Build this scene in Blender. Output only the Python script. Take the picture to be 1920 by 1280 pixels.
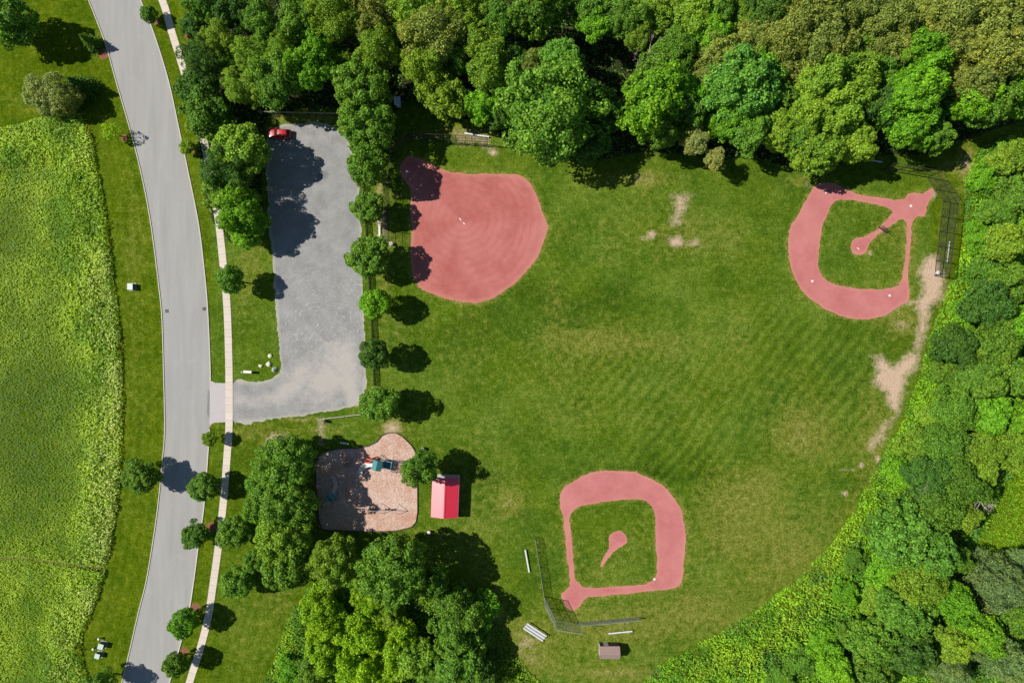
import bpy, bmesh, math, random
import numpy as np
from mathutils import Vector, Matrix
from mathutils.geometry import delaunay_2d_cdt

# ------------------------------------------------------------------ camera, sky, sun, exposure
S = 0.108                    # metres of ground per photograph pixel
HCAM = 1920 * S / 2 / (18.0 / 24.0)   # flying height of the drone
scn = bpy.context.scene
for o in list(bpy.data.objects):
    bpy.data.objects.remove(o, do_unlink=True)
cam_d = bpy.data.cameras.new('camera'); cam_d.lens = 24; cam_d.sensor_width = 36
cam_d.clip_start = 1; cam_d.clip_end = 3000
cam = bpy.data.objects.new('camera', cam_d); scn.collection.objects.link(cam)
cam.location = (0, 0, HCAM); cam.rotation_euler = (0, 0, 0)
scn.camera = cam

SUN_EL = math.radians(47.5)
SH = Vector((1.0, -0.17)).normalized()       # the way shadows fall on the ground
world = bpy.data.worlds.new('World'); scn.world = world; world.use_nodes = True
wn = world.node_tree.nodes; wl = world.node_tree.links
sky = wn.new('ShaderNodeTexSky'); sky.sky_type = 'NISHITA'; sky.sun_disc = False
sky.sun_elevation = SUN_EL; sky.sun_rotation = math.atan2(-SH.x, -SH.y) % (2 * math.pi)
sky.air_density = 1.0; sky.dust_density = 0.1; sky.ozone_density = 1.5
wn['Background'].inputs['Strength'].default_value = 0.064
wl.new(sky.outputs[0], wn['Background'].inputs[0])
sun_d = bpy.data.lights.new('sun', 'SUN'); sun_d.energy = 4.8; sun_d.angle = math.radians(0.5)
sun_d.color = (1.0, 0.955, 0.88)
sun = bpy.data.objects.new('sun', sun_d); scn.collection.objects.link(sun)
ld = Vector((SH.x * math.cos(SUN_EL), SH.y * math.cos(SUN_EL), -math.sin(SUN_EL)))
sun.rotation_euler = ld.to_track_quat('-Z', 'Y').to_euler(); sun.location = (-60, 10, 80)
scn.render.engine = 'CYCLES'
scn.view_settings.view_transform = 'Standard'; scn.view_settings.look = 'None'
scn.view_settings.exposure = 0.15; scn.view_settings.gamma = 1.0
scn.view_settings.use_curve_mapping = False
scn.cycles.max_bounces = 6; scn.cycles.transparent_max_bounces = 4
scn.cycles.diffuse_bounces = 3

# ------------------------------------------------------------------ helpers
C = scn.collection
rnd = random.Random(7)

def P(px, py):
    """plan position of a spot on the ground, from the survey grid (1920 x 1280 units of S metres)"""
    return ((px - 960) * S, (640 - py) * S)

def PH(px, py, h):
    """plan position of something that stands h metres above the ground"""
    k = (HCAM - h) / HCAM
    return ((px - 960) * S * k, (640 - py) * S * k)

def tag(o, label=None, cat=None, group=None, kind=None):
    if label: o['label'] = label
    if cat: o['category'] = cat
    if group: o['group'] = group
    if kind: o['kind'] = kind
    return o

def empty(name, loc, rz=0.0, label=None, cat=None, group=None):
    o = bpy.data.objects.new(name, None); C.objects.link(o)
    o.location = loc; o.rotation_euler = (0, 0, rz); o.empty_display_size = 0.3
    tag(o, label, cat, group)
    return o

def link(name, me, parent=None, loc=(0, 0, 0), rot=(0, 0, 0), scale=(1, 1, 1)):
    o = bpy.data.objects.new(name, me); C.objects.link(o)
    o.parent = parent; o.location = loc; o.rotation_euler = rot; o.scale = scale
    return o

class MB:
    """collects shapes into one mesh"""
    def __init__(s): s.v = []; s.f = []
    def add(s, vs, fs):
        b = len(s.v); s.v += [tuple(v) for v in vs]; s.f += [tuple(i + b for i in f) for f in fs]; return s
    def box(s, c, d, rz=0.0, rot=None):
        m = rot if rot is not None else Matrix.Rotation(rz, 3, 'Z')
        c = Vector(c); h = Vector(d) / 2
        vs = [c + m @ Vector((x * h.x, y * h.y, z * h.z)) for z in (-1, 1) for y in (-1, 1) for x in (-1, 1)]
        return s.add(vs, [(0, 2, 3, 1), (4, 5, 7, 6), (0, 1, 5, 4), (2, 6, 7, 3), (0, 4, 6, 2), (1, 3, 7, 5)])
    def tube(s, pts, r, n=6, cap=True):
        pts = [Vector(p) for p in pts]; rs = r if isinstance(r, (list, tuple)) else [r] * len(pts)
        b = []
        for i, p in enumerate(pts):
            d = (pts[min(i + 1, len(pts) - 1)] - pts[max(i - 1, 0)]).normalized()
            a = d.orthogonal().normalized() if abs(d.z) > 0.99 else d.cross(Vector((0, 0, 1))).normalized()
            c = d.cross(a)
            b += [p + (a * math.cos(2 * math.pi * k / n) + c * math.sin(2 * math.pi * k / n)) * rs[i] for k in range(n)]
        fs = [(i * n + k, i * n + (k + 1) % n, (i + 1) * n + (k + 1) % n, (i + 1) * n + k)
              for i in range(len(pts) - 1) for k in range(n)]
        if cap: fs += [tuple(range(n))[::-1], tuple(range((len(pts) - 1) * n, len(pts) * n))]
        return s.add(b, fs)
    def lathe(s, prof, n=14, c=(0, 0, 0)):
        vs = [(c[0] + r * math.cos(2 * math.pi * k / n), c[1] + r * math.sin(2 * math.pi * k / n), c[2] + z) for r, z in prof for k in range(n)]
        fs = [(i * n + k, i * n + (k + 1) % n, (i + 1) * n + (k + 1) % n, (i + 1) * n + k) for i in range(len(prof) - 1) for k in range(n)]
        fs += [tuple(range(n))[::-1], tuple(range((len(prof) - 1) * n, len(prof) * n))]
        return s.add(vs, fs)
    def mesh(s, name, mat=None, smooth=False):
        me = bpy.data.meshes.new(name); me.from_pydata(s.v, [], s.f); me.update()
        if mat: me.materials.append(mat)
        if smooth: me.shade_smooth()
        return me
    def build(s, name, mat, parent=None, loc=(0, 0, 0), rot=(0, 0, 0), smooth=False, bevel=0.0):
        o = link(name, s.mesh(name, mat, smooth), parent, loc, rot)
        if bevel:
            m = o.modifiers.new('bevel', 'BEVEL'); m.width = bevel; m.segments = 2; m.limit_method = 'ANGLE'
        return o

def quads_mesh(name, V, mat, attrs=None, cols=None):
    """V: (n,4,3) array of separate quads"""
    n = len(V); me = bpy.data.meshes.new(name)
    me.vertices.add(n * 4); me.vertices.foreach_set('co', V.reshape(-1).astype(np.float32))
    me.loops.add(n * 4); me.loops.foreach_set('vertex_index', np.arange(n * 4, dtype=np.int32))
    me.polygons.add(n); me.polygons.foreach_set('loop_start', np.arange(0, n * 4, 4, dtype=np.int32))
    for k, a in (attrs or {}).items():
        at = me.attributes.new(k, 'FLOAT', 'FACE'); at.data.foreach_set('value', a.astype(np.float32))
    if cols is not None:
        at = me.attributes.new('col', 'FLOAT_COLOR', 'FACE')
        at.data.foreach_set('color', np.concatenate([cols, np.ones((n, 1))], 1).reshape(-1).astype(np.float32))
    me.update(calc_edges=True); me.materials.append(mat)
    return me

def vnoise(x, y, scale, seed, octaves=3):
    """smooth value noise, about -1..1"""
    r = np.random.default_rng(seed); out = np.zeros_like(x, dtype=float); amp = 1.0; tot = 0
    for o in range(octaves):
        g = r.uniform(-1, 1, (256, 256)); u = x / scale; v = y / scale
        i = np.floor(u).astype(int); j = np.floor(v).astype(int); fu = u - i; fv = v - j
        fu = fu * fu * (3 - 2 * fu); fv = fv * fv * (3 - 2 * fv)
        a = g[i % 256, j % 256]; b = g[(i + 1) % 256, j % 256]; c = g[i % 256, (j + 1) % 256]; d = g[(i + 1) % 256, (j + 1) % 256]
        out += amp * ((a * (1 - fu) + b * fu) * (1 - fv) + (c * (1 - fu) + d * fu) * fv); tot += amp
        amp *= 0.55; scale *= 0.5
    return out / tot * 1.5

def inpoly(x, y, poly):
    poly = np.asarray(poly, float); ins = np.zeros(x.shape, bool); j = len(poly) - 1
    for i in range(len(poly)):
        xi, yi = poly[i]; xj, yj = poly[j]
        if yi != yj:
            c = ((yi > y) != (yj > y)) & (x < (xj - xi) * (y - yi) / (yj - yi) + xi); ins ^= c
        j = i
    return ins

def sdist(x, y, poly):
    """signed distance to a polygon, positive inside"""
    poly = np.asarray(poly, float); d = np.full(x.shape, 1e9); j = len(poly) - 1
    for i in range(len(poly)):
        a = poly[j]; b = poly[i]; e = b - a; L = max(e @ e, 1e-9)
        t = np.clip(((x - a[0]) * e[0] + (y - a[1]) * e[1]) / L, 0, 1)
        d = np.minimum(d, np.hypot(x - a[0] - t * e[0], y - a[1] - t * e[1])); j = i
    return np.where(inpoly(x, y, poly), d, -d)

def lined(x, y, pts):
    d = np.full(x.shape, 1e9)
    for a, b in zip(pts[:-1], pts[1:]):
        a = np.array(a, float); b = np.array(b, float); e = b - a; L = e @ e
        t = np.clip(((x - a[0]) * e[0] + (y - a[1]) * e[1]) / L, 0, 1)
        d = np.minimum(d, np.hypot(x - a[0] - t * e[0], y - a[1] - t * e[1]))
    return d

def smooth_loop(pts, step):
    """closed Catmull-Rom loop resampled every step units"""
    p = np.asarray(pts, float); n = len(p); out = []
    for i in range(n):
        a, b, c, d = p[i - 1], p[i], p[(i + 1) % n], p[(i + 2) % n]
        m = max(1, int(np.hypot(*(c - b)) / step))
        for k in range(m):
            t = k / m
            out.append(0.5 * ((2 * b) + (c - a) * t + (2 * a - 5 * b + 4 * c - d) * t * t + (-a + 3 * b - 3 * c + d) * t ** 3))
    return np.array(out)

def ragged(pts, step, amp, seed):
    """loop in photograph units -> world loop with an uneven edge"""
    q = smooth_loop(pts, step / S); w = np.stack([(q[:, 0] - 960) * S, (640 - q[:, 1]) * S], 1)
    t = np.roll(w, -1, 0) - np.roll(w, 1, 0); nn = np.stack([-t[:, 1], t[:, 0]], 1); nn /= np.maximum(np.hypot(nn[:, 0], nn[:, 1]), 1e-6)[:, None]
    r = np.random.default_rng(seed)
    a = vnoise(w[:, 0] + 300, w[:, 1] + 300, 1.6, seed, 3) * amp + r.normal(0, amp * 0.25, len(w))
    return w + nn * a[:, None]

def sheet(name, outer, z, mat, holes=(), spacing=1.0, attrs=None, kind='structure', origin=None):
    """flat sheet with inner vertices so that it can carry worn patches"""
    o = np.asarray(outer); x0, y0 = o.min(0); x1, y1 = o.max(0)
    gx, gy = np.meshgrid(np.arange(x0 + .11, x1, spacing), np.arange(y0 + .07, y1, spacing)); gx = gx.ravel(); gy = gy.ravel()
    ok = sdist(gx, gy, o) > 0.25 * spacing
    for h in holes: ok &= sdist(gx, gy, h) < -0.25 * spacing
    vs = [tuple(p) for p in o]; es = [(i, (i + 1) % len(o)) for i in range(len(o))]
    for h in holes:
        b = len(vs); vs += [tuple(p) for p in h]; es += [(b + i, b + (i + 1) % len(h)) for i in range(len(h))]
    vs += list(zip(gx[ok], gy[ok]))
    rv, re, rf, _, _, _ = delaunay_2d_cdt([Vector(v) for v in vs], es, [], 0, 1e-5)
    V = np.array([(v.x, v.y) for v in rv]); F = np.array(rf)
    c = V[F].mean(1); keep = inpoly(c[:, 0], c[:, 1], o)
    for h in holes: keep &= ~inpoly(c[:, 0], c[:, 1], h)
    F = F[keep]
    org = np.array(origin if origin is not None else (0, 0))
    W = np.concatenate([V - org, np.zeros((len(V), 1))], 1)
    me = bpy.data.meshes.new(name); me.from_pydata(W.tolist(), [], F.tolist()); me.update()
    for k, fn in (attrs or {}).items():
        at = me.attributes.new(k, 'FLOAT', 'POINT'); at.data.foreach_set('value', fn(V[:, 0] / S + 960, 640 - V[:, 1] / S).astype(np.float32))
    me.materials.append(mat)
    ob = link(name, me, None, (org[0], org[1], z))
    return tag(ob, kind=kind)

# ------------------------------------------------------------------ materials
class NT:
    def __init__(s, name):
        s.m = bpy.data.materials.new(name); s.m.use_nodes = True; s.t = s.m.node_tree; s.b = s.t.nodes['Principled BSDF']
        s.b.inputs['Specular IOR Level'].default_value = 0.2
    def n(s, typ, **kw):
        nd = s.t.nodes.new(typ)
        for k, v in kw.items():
            if k.startswith('i_'):
                key = k[2:]; nd.inputs[int(key) if key.isdigit() else key].default_value = v
            else: setattr(nd, k, v)
        return nd
    def l(s, a, b): s.t.links.new(a, b); return s
    def coord(s, scale=None):
        c = s.n('ShaderNodeTexCoord'); out = c.outputs['Object']
        if scale is not None:
            mp = s.n('ShaderNodeMapping'); mp.inputs['Scale'].default_value = scale; s.l(out, mp.inputs[0]); out = mp.outputs[0]
        return out
    def noise(s, scale, detail=3, rough=0.55, vec=None, dist=0.0):
        nd = s.n('ShaderNodeTexNoise', i_Scale=scale, i_Detail=detail, i_Roughness=rough, i_Distortion=dist)
        s.l(vec if vec is not None else s.coord(), nd.inputs['Vector']); return nd.outputs['Fac']
    def ramp(s, fac, stops):
        nd = s.n('ShaderNodeValToRGB'); cr = nd.color_ramp
        while len(cr.elements) < len(stops): cr.elements.new(0.5)
        for e, (p, c) in zip(cr.elements, stops):
            e.position = p; e.color = (c, c, c, 1) if isinstance(c, (int, float)) else (*c, 1)
        s.l(fac, nd.inputs[0]); return nd.outputs['Color']
    def mix(s, fac, a, b, mode='MIX'):
        nd = s.n('ShaderNodeMix', data_type='RGBA', blend_type=mode)
        for v, i in ((fac, 0), (a, 6), (b, 7)):
            if isinstance(v, (int, float)): nd.inputs[i].default_value = v
            elif isinstance(v, tuple): nd.inputs[i].default_value = (*v, 1)
            else: s.l(v, nd.inputs[i])
        return nd.outputs[2]
    def math(s, op, a, b=0.0, clamp=False):
        nd = s.n('ShaderNodeMath', operation=op, use_clamp=clamp)
        for v, i in ((a, 0), (b, 1)):
            if isinstance(v, (int, float)): nd.inputs[i].default_value = v
            else: s.l(v, nd.inputs[i])
        return nd.outputs[0]
    def attr(s, name, col=False):
        nd = s.n('ShaderNodeAttribute', attribute_name=name); return nd.outputs['Color' if col else 'Fac']
    def bump(s, h, strength=0.3, dist=0.05):
        nd = s.n('ShaderNodeBump', i_Strength=strength, i_Distance=dist); s.l(h, nd.inputs['Height']); s.l(nd.outputs[0], s.b.inputs['Normal'])
    def out(s, col, rough=0.9, spec=0.2, metal=0.0):
        if isinstance(col, tuple): s.b.inputs['Base Color'].default_value = (*col, 1)
        else: s.l(col, s.b.inputs['Base Color'])
        s.b.inputs['Roughness'].default_value = rough; s.b.inputs['Specular IOR Level'].default_value = spec
        s.b.inputs['Metallic'].default_value = metal
        return s.m

def plain(name, col, rough=0.6, spec=0.3, metal=0.0, var=0.15, scale=3.0):
    t = NT(name); f = t.noise(scale, 4, 0.6)
    c = t.mix(f, tuple(x * (1 - var) for x in col), tuple(min(1, x * (1 + var)) for x in col))
    return t.out(c, rough, spec, metal)

M = {}
# mown grass with dry, bare, mulched and wooded patches (masks are laid on the ground mesh)
t = NT('lawn')
fine = t.noise(2.6, 5, 0.8); mid = t.noise(0.8, 6, 0.75); big = t.noise(0.07, 4, 0.6); dart = t.noise(6.5, 3, 0.7); patch = t.noise(0.22, 5, 0.7)
a = t.mix(t.ramp(patch, [(0.38, 0.0), (0.62, 1.0)]), (0.062, 0.132, 0.009), (0.112, 0.186, 0.017))
a = t.mix(t.ramp(big, [(0.40, 0.0), (0.60, 0.6)]), a, (0.100, 0.162, 0.006))
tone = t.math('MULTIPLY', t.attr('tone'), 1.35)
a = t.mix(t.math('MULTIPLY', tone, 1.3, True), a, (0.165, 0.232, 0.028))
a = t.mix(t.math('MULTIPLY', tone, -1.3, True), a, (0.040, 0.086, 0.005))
lush = t.attr('lush')
a = t.mix(t.math('MULTIPLY', lush, 0.75), a, t.mix(t.ramp(patch, [(0.38, 0.0), (0.62, 1.0)]), (0.072, 0.124, 0.0015), (0.118, 0.160, 0.003)))
dry = t.attr('dry'); df = t.math('ADD', dry, t.math('MULTIPLY', t.math('SUBTRACT', mid, 0.5), 1.4))
a = t.mix(t.ramp(df, [(0.06, 0.0), (0.45, 0.85)]), a, t.mix(fine, (0.148, 0.178, 0.020), (0.218, 0.235, 0.038)))
a = t.mix(t.ramp(df, [(0.50, 0.0), (1.0, 0.8)]), a, t.mix(fine, (0.26, 0.245, 0.075), (0.38, 0.32, 0.14)))
tx = t.ramp(t.math('ADD', t.math('MULTIPLY', fine, 0.6), t.math('MULTIPLY', mid, 0.4)), [(0.38, (0.42, 0.50, 0.28)), (0.50, (1.0, 1.0, 1.0)), (0.62, (1.7, 1.5, 2.3))])
a = t.mix(1.0, a, tx, 'MULTIPLY')
soil = t.attr('soil'); sf = t.math('ADD', soil, t.math('MULTIPLY', t.math('SUBTRACT', t.noise(0.9, 7, 0.8), 0.5), 2.0))
a = t.mix(t.ramp(sf, [(0.22, 0.0), (0.85, 1.0)]), a, t.mix(fine, (0.50, 0.355, 0.245), (0.70, 0.51, 0.37)))
mul = t.attr('mulch'); mf = t.math('ADD', mul, t.math('MULTIPLY', t.math('SUBTRACT', t.noise(2.2, 4, 0.7), 0.5), 0.5))
a = t.mix(t.ramp(mf, [(0.4, 0.0), (0.55, 1.0)]), a, t.mix(dart, (0.20, 0.085, 0.045), (0.36, 0.17, 0.10)))
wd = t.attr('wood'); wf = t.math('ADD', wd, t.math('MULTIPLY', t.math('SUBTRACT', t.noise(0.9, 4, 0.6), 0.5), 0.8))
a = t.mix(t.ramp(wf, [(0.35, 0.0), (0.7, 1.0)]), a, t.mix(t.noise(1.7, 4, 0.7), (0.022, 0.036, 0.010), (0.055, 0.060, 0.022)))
t.bump(t.noise(3.2, 6, 0.75), 0.9, 0.28)
M['lawn'] = t.out(a, 0.95, 0.0)

t = NT('road_asphalt')
long_ = t.noise(0.25, 3, 0.5, t.coord((3.0, 0.25, 1)))
a = t.mix(t.ramp(long_, [(0.3, 0), (0.7, 1)]), (0.315, 0.303, 0.285), (0.375, 0.362, 0.340))
a = t.mix(t.math('MULTIPLY', t.noise(14, 3, 0.8), 0.35), a, (0.30, 0.30, 0.30))
v = t.n('ShaderNodeTexVoronoi', feature='DISTANCE_TO_EDGE', i_Scale=0.085); 
vc = t.n('ShaderNodeMapping'); vc.inputs['Scale'].default_value = (1, 0.45, 1)
wob = t.n('ShaderNodeTexNoise', i_Scale=0.6, i_Detail=4); t.l(t.coord(), wob.inputs['Vector'])
va = t.n('ShaderNodeVectorMath', operation='ADD'); t.l(t.coord(), va.inputs[0]); t.l(wob.outputs['Color'], va.inputs[1]); t.l(va.outputs[0], vc.inputs[0]); t.l(vc.outputs[0], v.inputs['Vector'])
a = t.mix(t.ramp(v.outputs['Distance'], [(0.0, 0.16), (0.004, 0.0)]), a, (0.2, 0.2, 0.2))
a = t.mix(t.math('MULTIPLY', t.ramp(t.noise(0.35, 4, 0.6), [(0.55, 0), (0.75, 1)]), 0.3), a, (0.43, 0.41, 0.385))
stn = t.attr('stain'); a = t.mix(t.ramp(t.math('ADD', stn, t.math('MULTIPLY', t.math('SUBTRACT', t.noise(1.5, 4, .7), .5), .9)), [(0.4, 0), (0.75, 0.75)]), a, (0.17, 0.175, 0.18))
t.bump(t.noise(20, 3, 0.7), 0.25, 0.02)
M['road'] = t.out(a, 0.9, 0.25)

def concrete(name, lo, hi):
    t = NT(name); a = t.mix(t.noise(0.8, 5, 0.65), lo, hi)
    a = t.mix(t.math('MULTIPLY', t.ramp(t.noise(3.5, 4, 0.7), [(0.5, 0), (0.8, 1)]), 0.3), a, tuple(x * 0.72 for x in lo))
    oi = t.n('ShaderNodeObjectInfo')
    a = t.mix(t.math('MULTIPLY', oi.outputs['Random'], 0.35), a, tuple(x * 0.85 for x in lo))
    t.bump(t.noise(18, 3, 0.7), 0.15, 0.02)
    return t.out(a, 0.9, 0.2)
M['slab'] = concrete('sidewalk_concrete', (0.60, 0.51, 0.43), (0.74, 0.65, 0.56))
M['kerb'] = concrete('kerb_concrete', (0.55, 0.52, 0.42), (0.68, 0.64, 0.52))
M['apron'] = concrete('apron_concrete', (0.46, 0.42, 0.42), (0.56, 0.51, 0.50))
M['concrete'] = concrete('plain_concrete', (0.42, 0.41, 0.40), (0.55, 0.54, 0.52))

t = NT('gravel')
a = t.mix(t.ramp(t.noise(0.3, 6, 0.7), [(0.36, 0), (0.64, 1)]), (0.200, 0.198, 0.190), (0.315, 0.310, 0.298))
a = t.mix(t.math('MULTIPLY', t.ramp(t.noise(5.5, 4, 0.8), [(0.42, 0), (0.75, 1)]), 0.8), a, (0.46, 0.45, 0.43))
a = t.mix(t.math('MULTIPLY', t.ramp(t.noise(9, 2, 0.8), [(0.28, 1), (0.48, 0)]), 0.7), a, (0.15, 0.15, 0.15))
sw = t.n('ShaderNodeTexWave', wave_type='RINGS', rings_direction='SPHERICAL', i_Scale=0.42, i_Distortion=26.0, i_Detail=4.0); sw.inputs['Detail Scale'].default_value = 0.5
t.l(t.coord(), sw.inputs['Vector'])
scr = t.math('MULTIPLY', t.ramp(sw.outputs['Fac'], [(0.80, 0), (0.97, 1)]), t.ramp(t.noise(1.1, 4, 0.7), [(0.48, 0), (0.66, 1)]))
a = t.mix(t.math('MULTIPLY', scr, t.math('MULTIPLY', t.attr('scratch'), 0.7)), a, (0.55, 0.54, 0.52))
tan = t.attr('tan'); tf = t.math('ADD', tan, t.math('MULTIPLY', t.math('SUBTRACT', t.noise(0.7, 7, 0.78), 0.5), 1.5))
a = t.mix(t.ramp(tf, [(0.25, 0), (0.8, 0.7)]), a, t.mix(t.noise(3, 4, .7), (0.40, 0.36, 0.32), (0.56, 0.51, 0.46)))
edge = t.attr('edge'); ef = t.math('ADD', edge, t.math('MULTIPLY', t.math('SUBTRACT', t.noise(1.4, 4, 0.7), 0.5), 0.9))
a = t.mix(t.ramp(ef, [(0.45, 0), (0.95, 0.75)]), a, (0.44, 0.42, 0.33))
dk = t.attr('stain'); kf = t.math('ADD', dk, t.math('MULTIPLY', t.math('SUBTRACT', t.noise(1.1, 5, 0.7), 0.5), 1.2))
a = t.mix(t.ramp(kf, [(0.45, 0), (0.75, 0.8)]), a, (0.17, 0.175, 0.175))
t.bump(t.noise(11, 4, 0.8), 0.6, 0.06)
M['gravel'] = t.out(a, 0.95, 0.15)

def clay(name, ring):
    t = NT(name)
    lo, hi = ((0.375, 0.104, 0.088), (0.490, 0.160, 0.140)) if ring else ((0.440, 0.138, 0.132), (0.530, 0.190, 0.185))
    a = t.mix(t.ramp(t.noise(0.22, 6, 0.7), [(0.36, 0), (0.64, 1)]), lo, hi)
    a = t.mix(t.ramp(t.noise(0.09, 4, 0.6), [(0.46, 0), (0.62, 0.45)]), a, (0.545, 0.225, 0.195))
    a = t.mix(t.math('MULTIPLY', t.ramp(t.noise(4, 5, 0.75), [(0.48, 0), (0.8, 1)]), 0.45), a, (0.56, 0.25, 0.215))
    a = t.mix(t.math('MULTIPLY', t.ramp(t.noise(9, 3, 0.75), [(0.25, 1), (0.45, 0)]), 0.5), a, (0.30, 0.080, 0.068))
    if ring:
        for sc, ds, am in ((0.21, 6.0, 0.20), (0.5, 9.0, 0.09)):
            w = t.n('ShaderNodeTexWave', wave_type='RINGS', rings_direction='SPHERICAL', i_Scale=sc, i_Distortion=ds, i_Detail=3.0); w.inputs['Detail Scale'].default_value = 0.25
            t.l(t.coord(), w.inputs['Vector'])
            m_ = t.math('MULTIPLY', t.ramp(w.outputs['Fac'], [(0.35, 0), (0.9, 1)]), t.ramp(t.noise(0.12, 3, .6), [(0.3, 0.2), (0.65, 1)]))
            a = t.mix(t.math('MULTIPLY', m_, am), a, (0.34, 0.085, 0.070))
    e = t.attr('edge'); ef = t.math('ADD', e, t.math('MULTIPLY', t.math('SUBTRACT', t.noise(1.2, 5, 0.7), 0.5), 0.8))
    a = t.mix(t.ramp(ef, [(0.40, 0), (1.0, 0.6)]), a, (0.54, 0.24, 0.175))
    t.bump(t.noise(5, 6, 0.8), 0.7, 0.06)
    return t.out(a, 0.95, 0.1)
M['clay_a'] = clay('raked_red_clay', True); M['clay'] = clay('red_clay', False)

t = NT('wood_chips')
v = t.n('ShaderNodeTexVoronoi', i_Scale=5.5, i_Randomness=1.0); t.l(t.coord((1, 1.0, 1)), v.inputs['Vector'])
a = t.ramp(v.outputs['Color'], [(0.1, (0.36, 0.22, 0.165)), (0.5, (0.56, 0.375, 0.295)), (0.9, (0.70, 0.52, 0.43))])
a = t.mix(t.ramp(t.noise(0.32, 4, 0.6), [(0.47, 0), (0.64, 0.6)]), a, (0.46, 0.23, 0.14))
a = t.mix(t.ramp(t.noise(0.2, 3, 0.6), [(0.45, 0), (0.75, 0.4)]), a, (0.66, 0.53, 0.47))
t.bump(t.noise(9, 4, 0.8), 0.8, 0.08)
M['chips'] = t.out(a, 0.95, 0.1)

def foliage(name, gloss=0.5, trans=0.25):
    t = NT(name); oi = t.n('ShaderNodeObjectInfo'); v = t.attr('v')
    base = oi.outputs['Color']
    dk = t.mix(1.0, base, (0.50, 0.56, 0.50), 'MULTIPLY'); lt = t.mix(1.0, base, (2.0, 1.70, 1.6), 'MULTIPLY')
    a = t.mix(v, dk, lt)
    cl = t.attr('clump'); a = t.mix(t.math('MULTIPLY', cl, 0.5), a, t.mix(1.0, a, (1.45, 1.18, 0.8), 'MULTIPLY'))
    t.out(a, gloss, 0.17)
    tr = t.n('ShaderNodeBsdfTranslucent'); t.l(t.mix(1.0, a, (1.4, 1.5, 0.55), 'MULTIPLY'), tr.inputs[0])
    mx = t.n('ShaderNodeMixShader'); mx.inputs[0].default_value = trans
    t.l(t.b.outputs[0], mx.inputs[1]); t.l(tr.outputs[0], mx.inputs[2]); t.l(mx.outputs[0], t.t.nodes['Material Output'].inputs[0])
    return t.m
M['leaf'] = foliage('leaf')
t = NT('herbage'); a = t.attr('col', True); t.out(a, 0.55, 0.25)
tr = t.n('ShaderNodeBsdfTranslucent'); t.l(a, tr.inputs[0]); mx = t.n('ShaderNodeMixShader'); mx.inputs[0].default_value = 0.2
t.l(t.b.outputs[0], mx.inputs[1]); t.l(tr.outputs[0], mx.inputs[2]); t.l(mx.outputs[0], t.t.nodes['Material Output'].inputs[0])
M['herb'] = t.m
M['bark'] = plain('bark', (0.12, 0.085, 0.06), 0.9, 0.1, var=0.4, scale=6)
M['deadwood'] = plain('dead_wood', (0.42, 0.35, 0.31), 0.9, 0.1, var=0.3, scale=6)
M['galv'] = plain('galvanised_steel', (0.46, 0.48, 0.47), 0.45, 0.5, 0.4)
M['dark_steel'] = plain('dark_coated_steel', (0.045, 0.042, 0.04), 0.5, 0.4)
M['black_steel'] = plain('black_coated_steel', (0.02, 0.02, 0.022), 0.5, 0.4)
M['alu'] = plain('aluminium', (0.80, 0.81, 0.82), 0.4, 0.5, 0.25, var=0.06)
M['white'] = plain('white_paint', (0.74, 0.72, 0.68), 0.6, 0.4, var=0.06)
M['box_green'] = plain('utility_green', (0.045, 0.10, 0.085), 0.5, 0.4)
M['box_top'] = plain('pale_green_and_lit_lid', (0.50, 0.58, 0.52), 0.5, 0.4, var=0.1)  # on the utility box lids this pale tone is painted sunlight
M['rubber'] = plain('black_rubber', (0.02, 0.02, 0.02), 0.8, 0.2)
M['timber'] = plain('grey_timber', (0.36, 0.33, 0.24), 0.85, 0.15, var=0.3)
M['dark_timber_and_shade'] = plain('dark_timber_and_shade', (0.075, 0.055, 0.045), 0.85, 0.15, var=0.3)  # border timbers, and the painted shade of the shed front
M['slat'] = plain('grey_green_screen', (0.27, 0.34, 0.31), 0.6, 0.3)

# ------------------------------------------------------------------ survey lines (photograph units)
ROAD_L = [(100, -160), (135, -80), (167, 0), (198, 80), (218, 150), (247, 250), (267, 330), (284, 420), (299, 537), (305, 600), (308, 700), (310, 800), (306, 860), (297, 950), (287, 1020), (275, 1090), (260, 1150), (244, 1220), (229, 1280), (205, 1370), (180, 1450)]
ROAD_R = [(193, -160), (230, -80), (263, 0), (287, 60), (315, 150), (337, 250), (352, 320), (372, 420), (383, 510), (389, 580), (394, 700), (393, 790), (389, 860), (382, 950), (372, 1020), (362, 1095), (353, 1150), (337, 1210), (317, 1280), (292, 1370), (265, 1450)]
WALK = [(225, -160), (265, -80), (304, 0), (322, 60), (346, 137), (380, 255), (395, 330), (408, 400), (419, 500), (426, 580), (429.5, 700), (429.5, 800), (426, 853), (420, 930), (410, 1020), (399, 1100), (391, 1153), (377, 1210), (355, 1280), (330, 1370), (305, 1450)]
MEADOW = [(-60, 246), (0, 240), (60, 226), (110, 214), (160, 213), (172, 260), (186, 330), (201, 400), (213, 520), (225, 600), (230, 700), (232, 800), (228, 880), (220, 960), (205, 1040), (191, 1100), (173, 1150), (156, 1185), (152, 1215), (162, 1260), (170, 1330), (-60, 1330)]
LOT = [(501, 244), (520, 237), (548, 232), (600, 231), (627, 238), (650, 259), (663, 292), (672, 340), (676, 400), (679, 500), (683, 600), (688, 690), (683, 735), (671, 758), (640, 767), (560, 780), (500, 787), (438, 791), (438, 717), (480, 717), (505, 712), (521, 702), (526, 688), (522, 640), (515, 540), (508, 450), (503, 400), (500, 300)]
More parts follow.
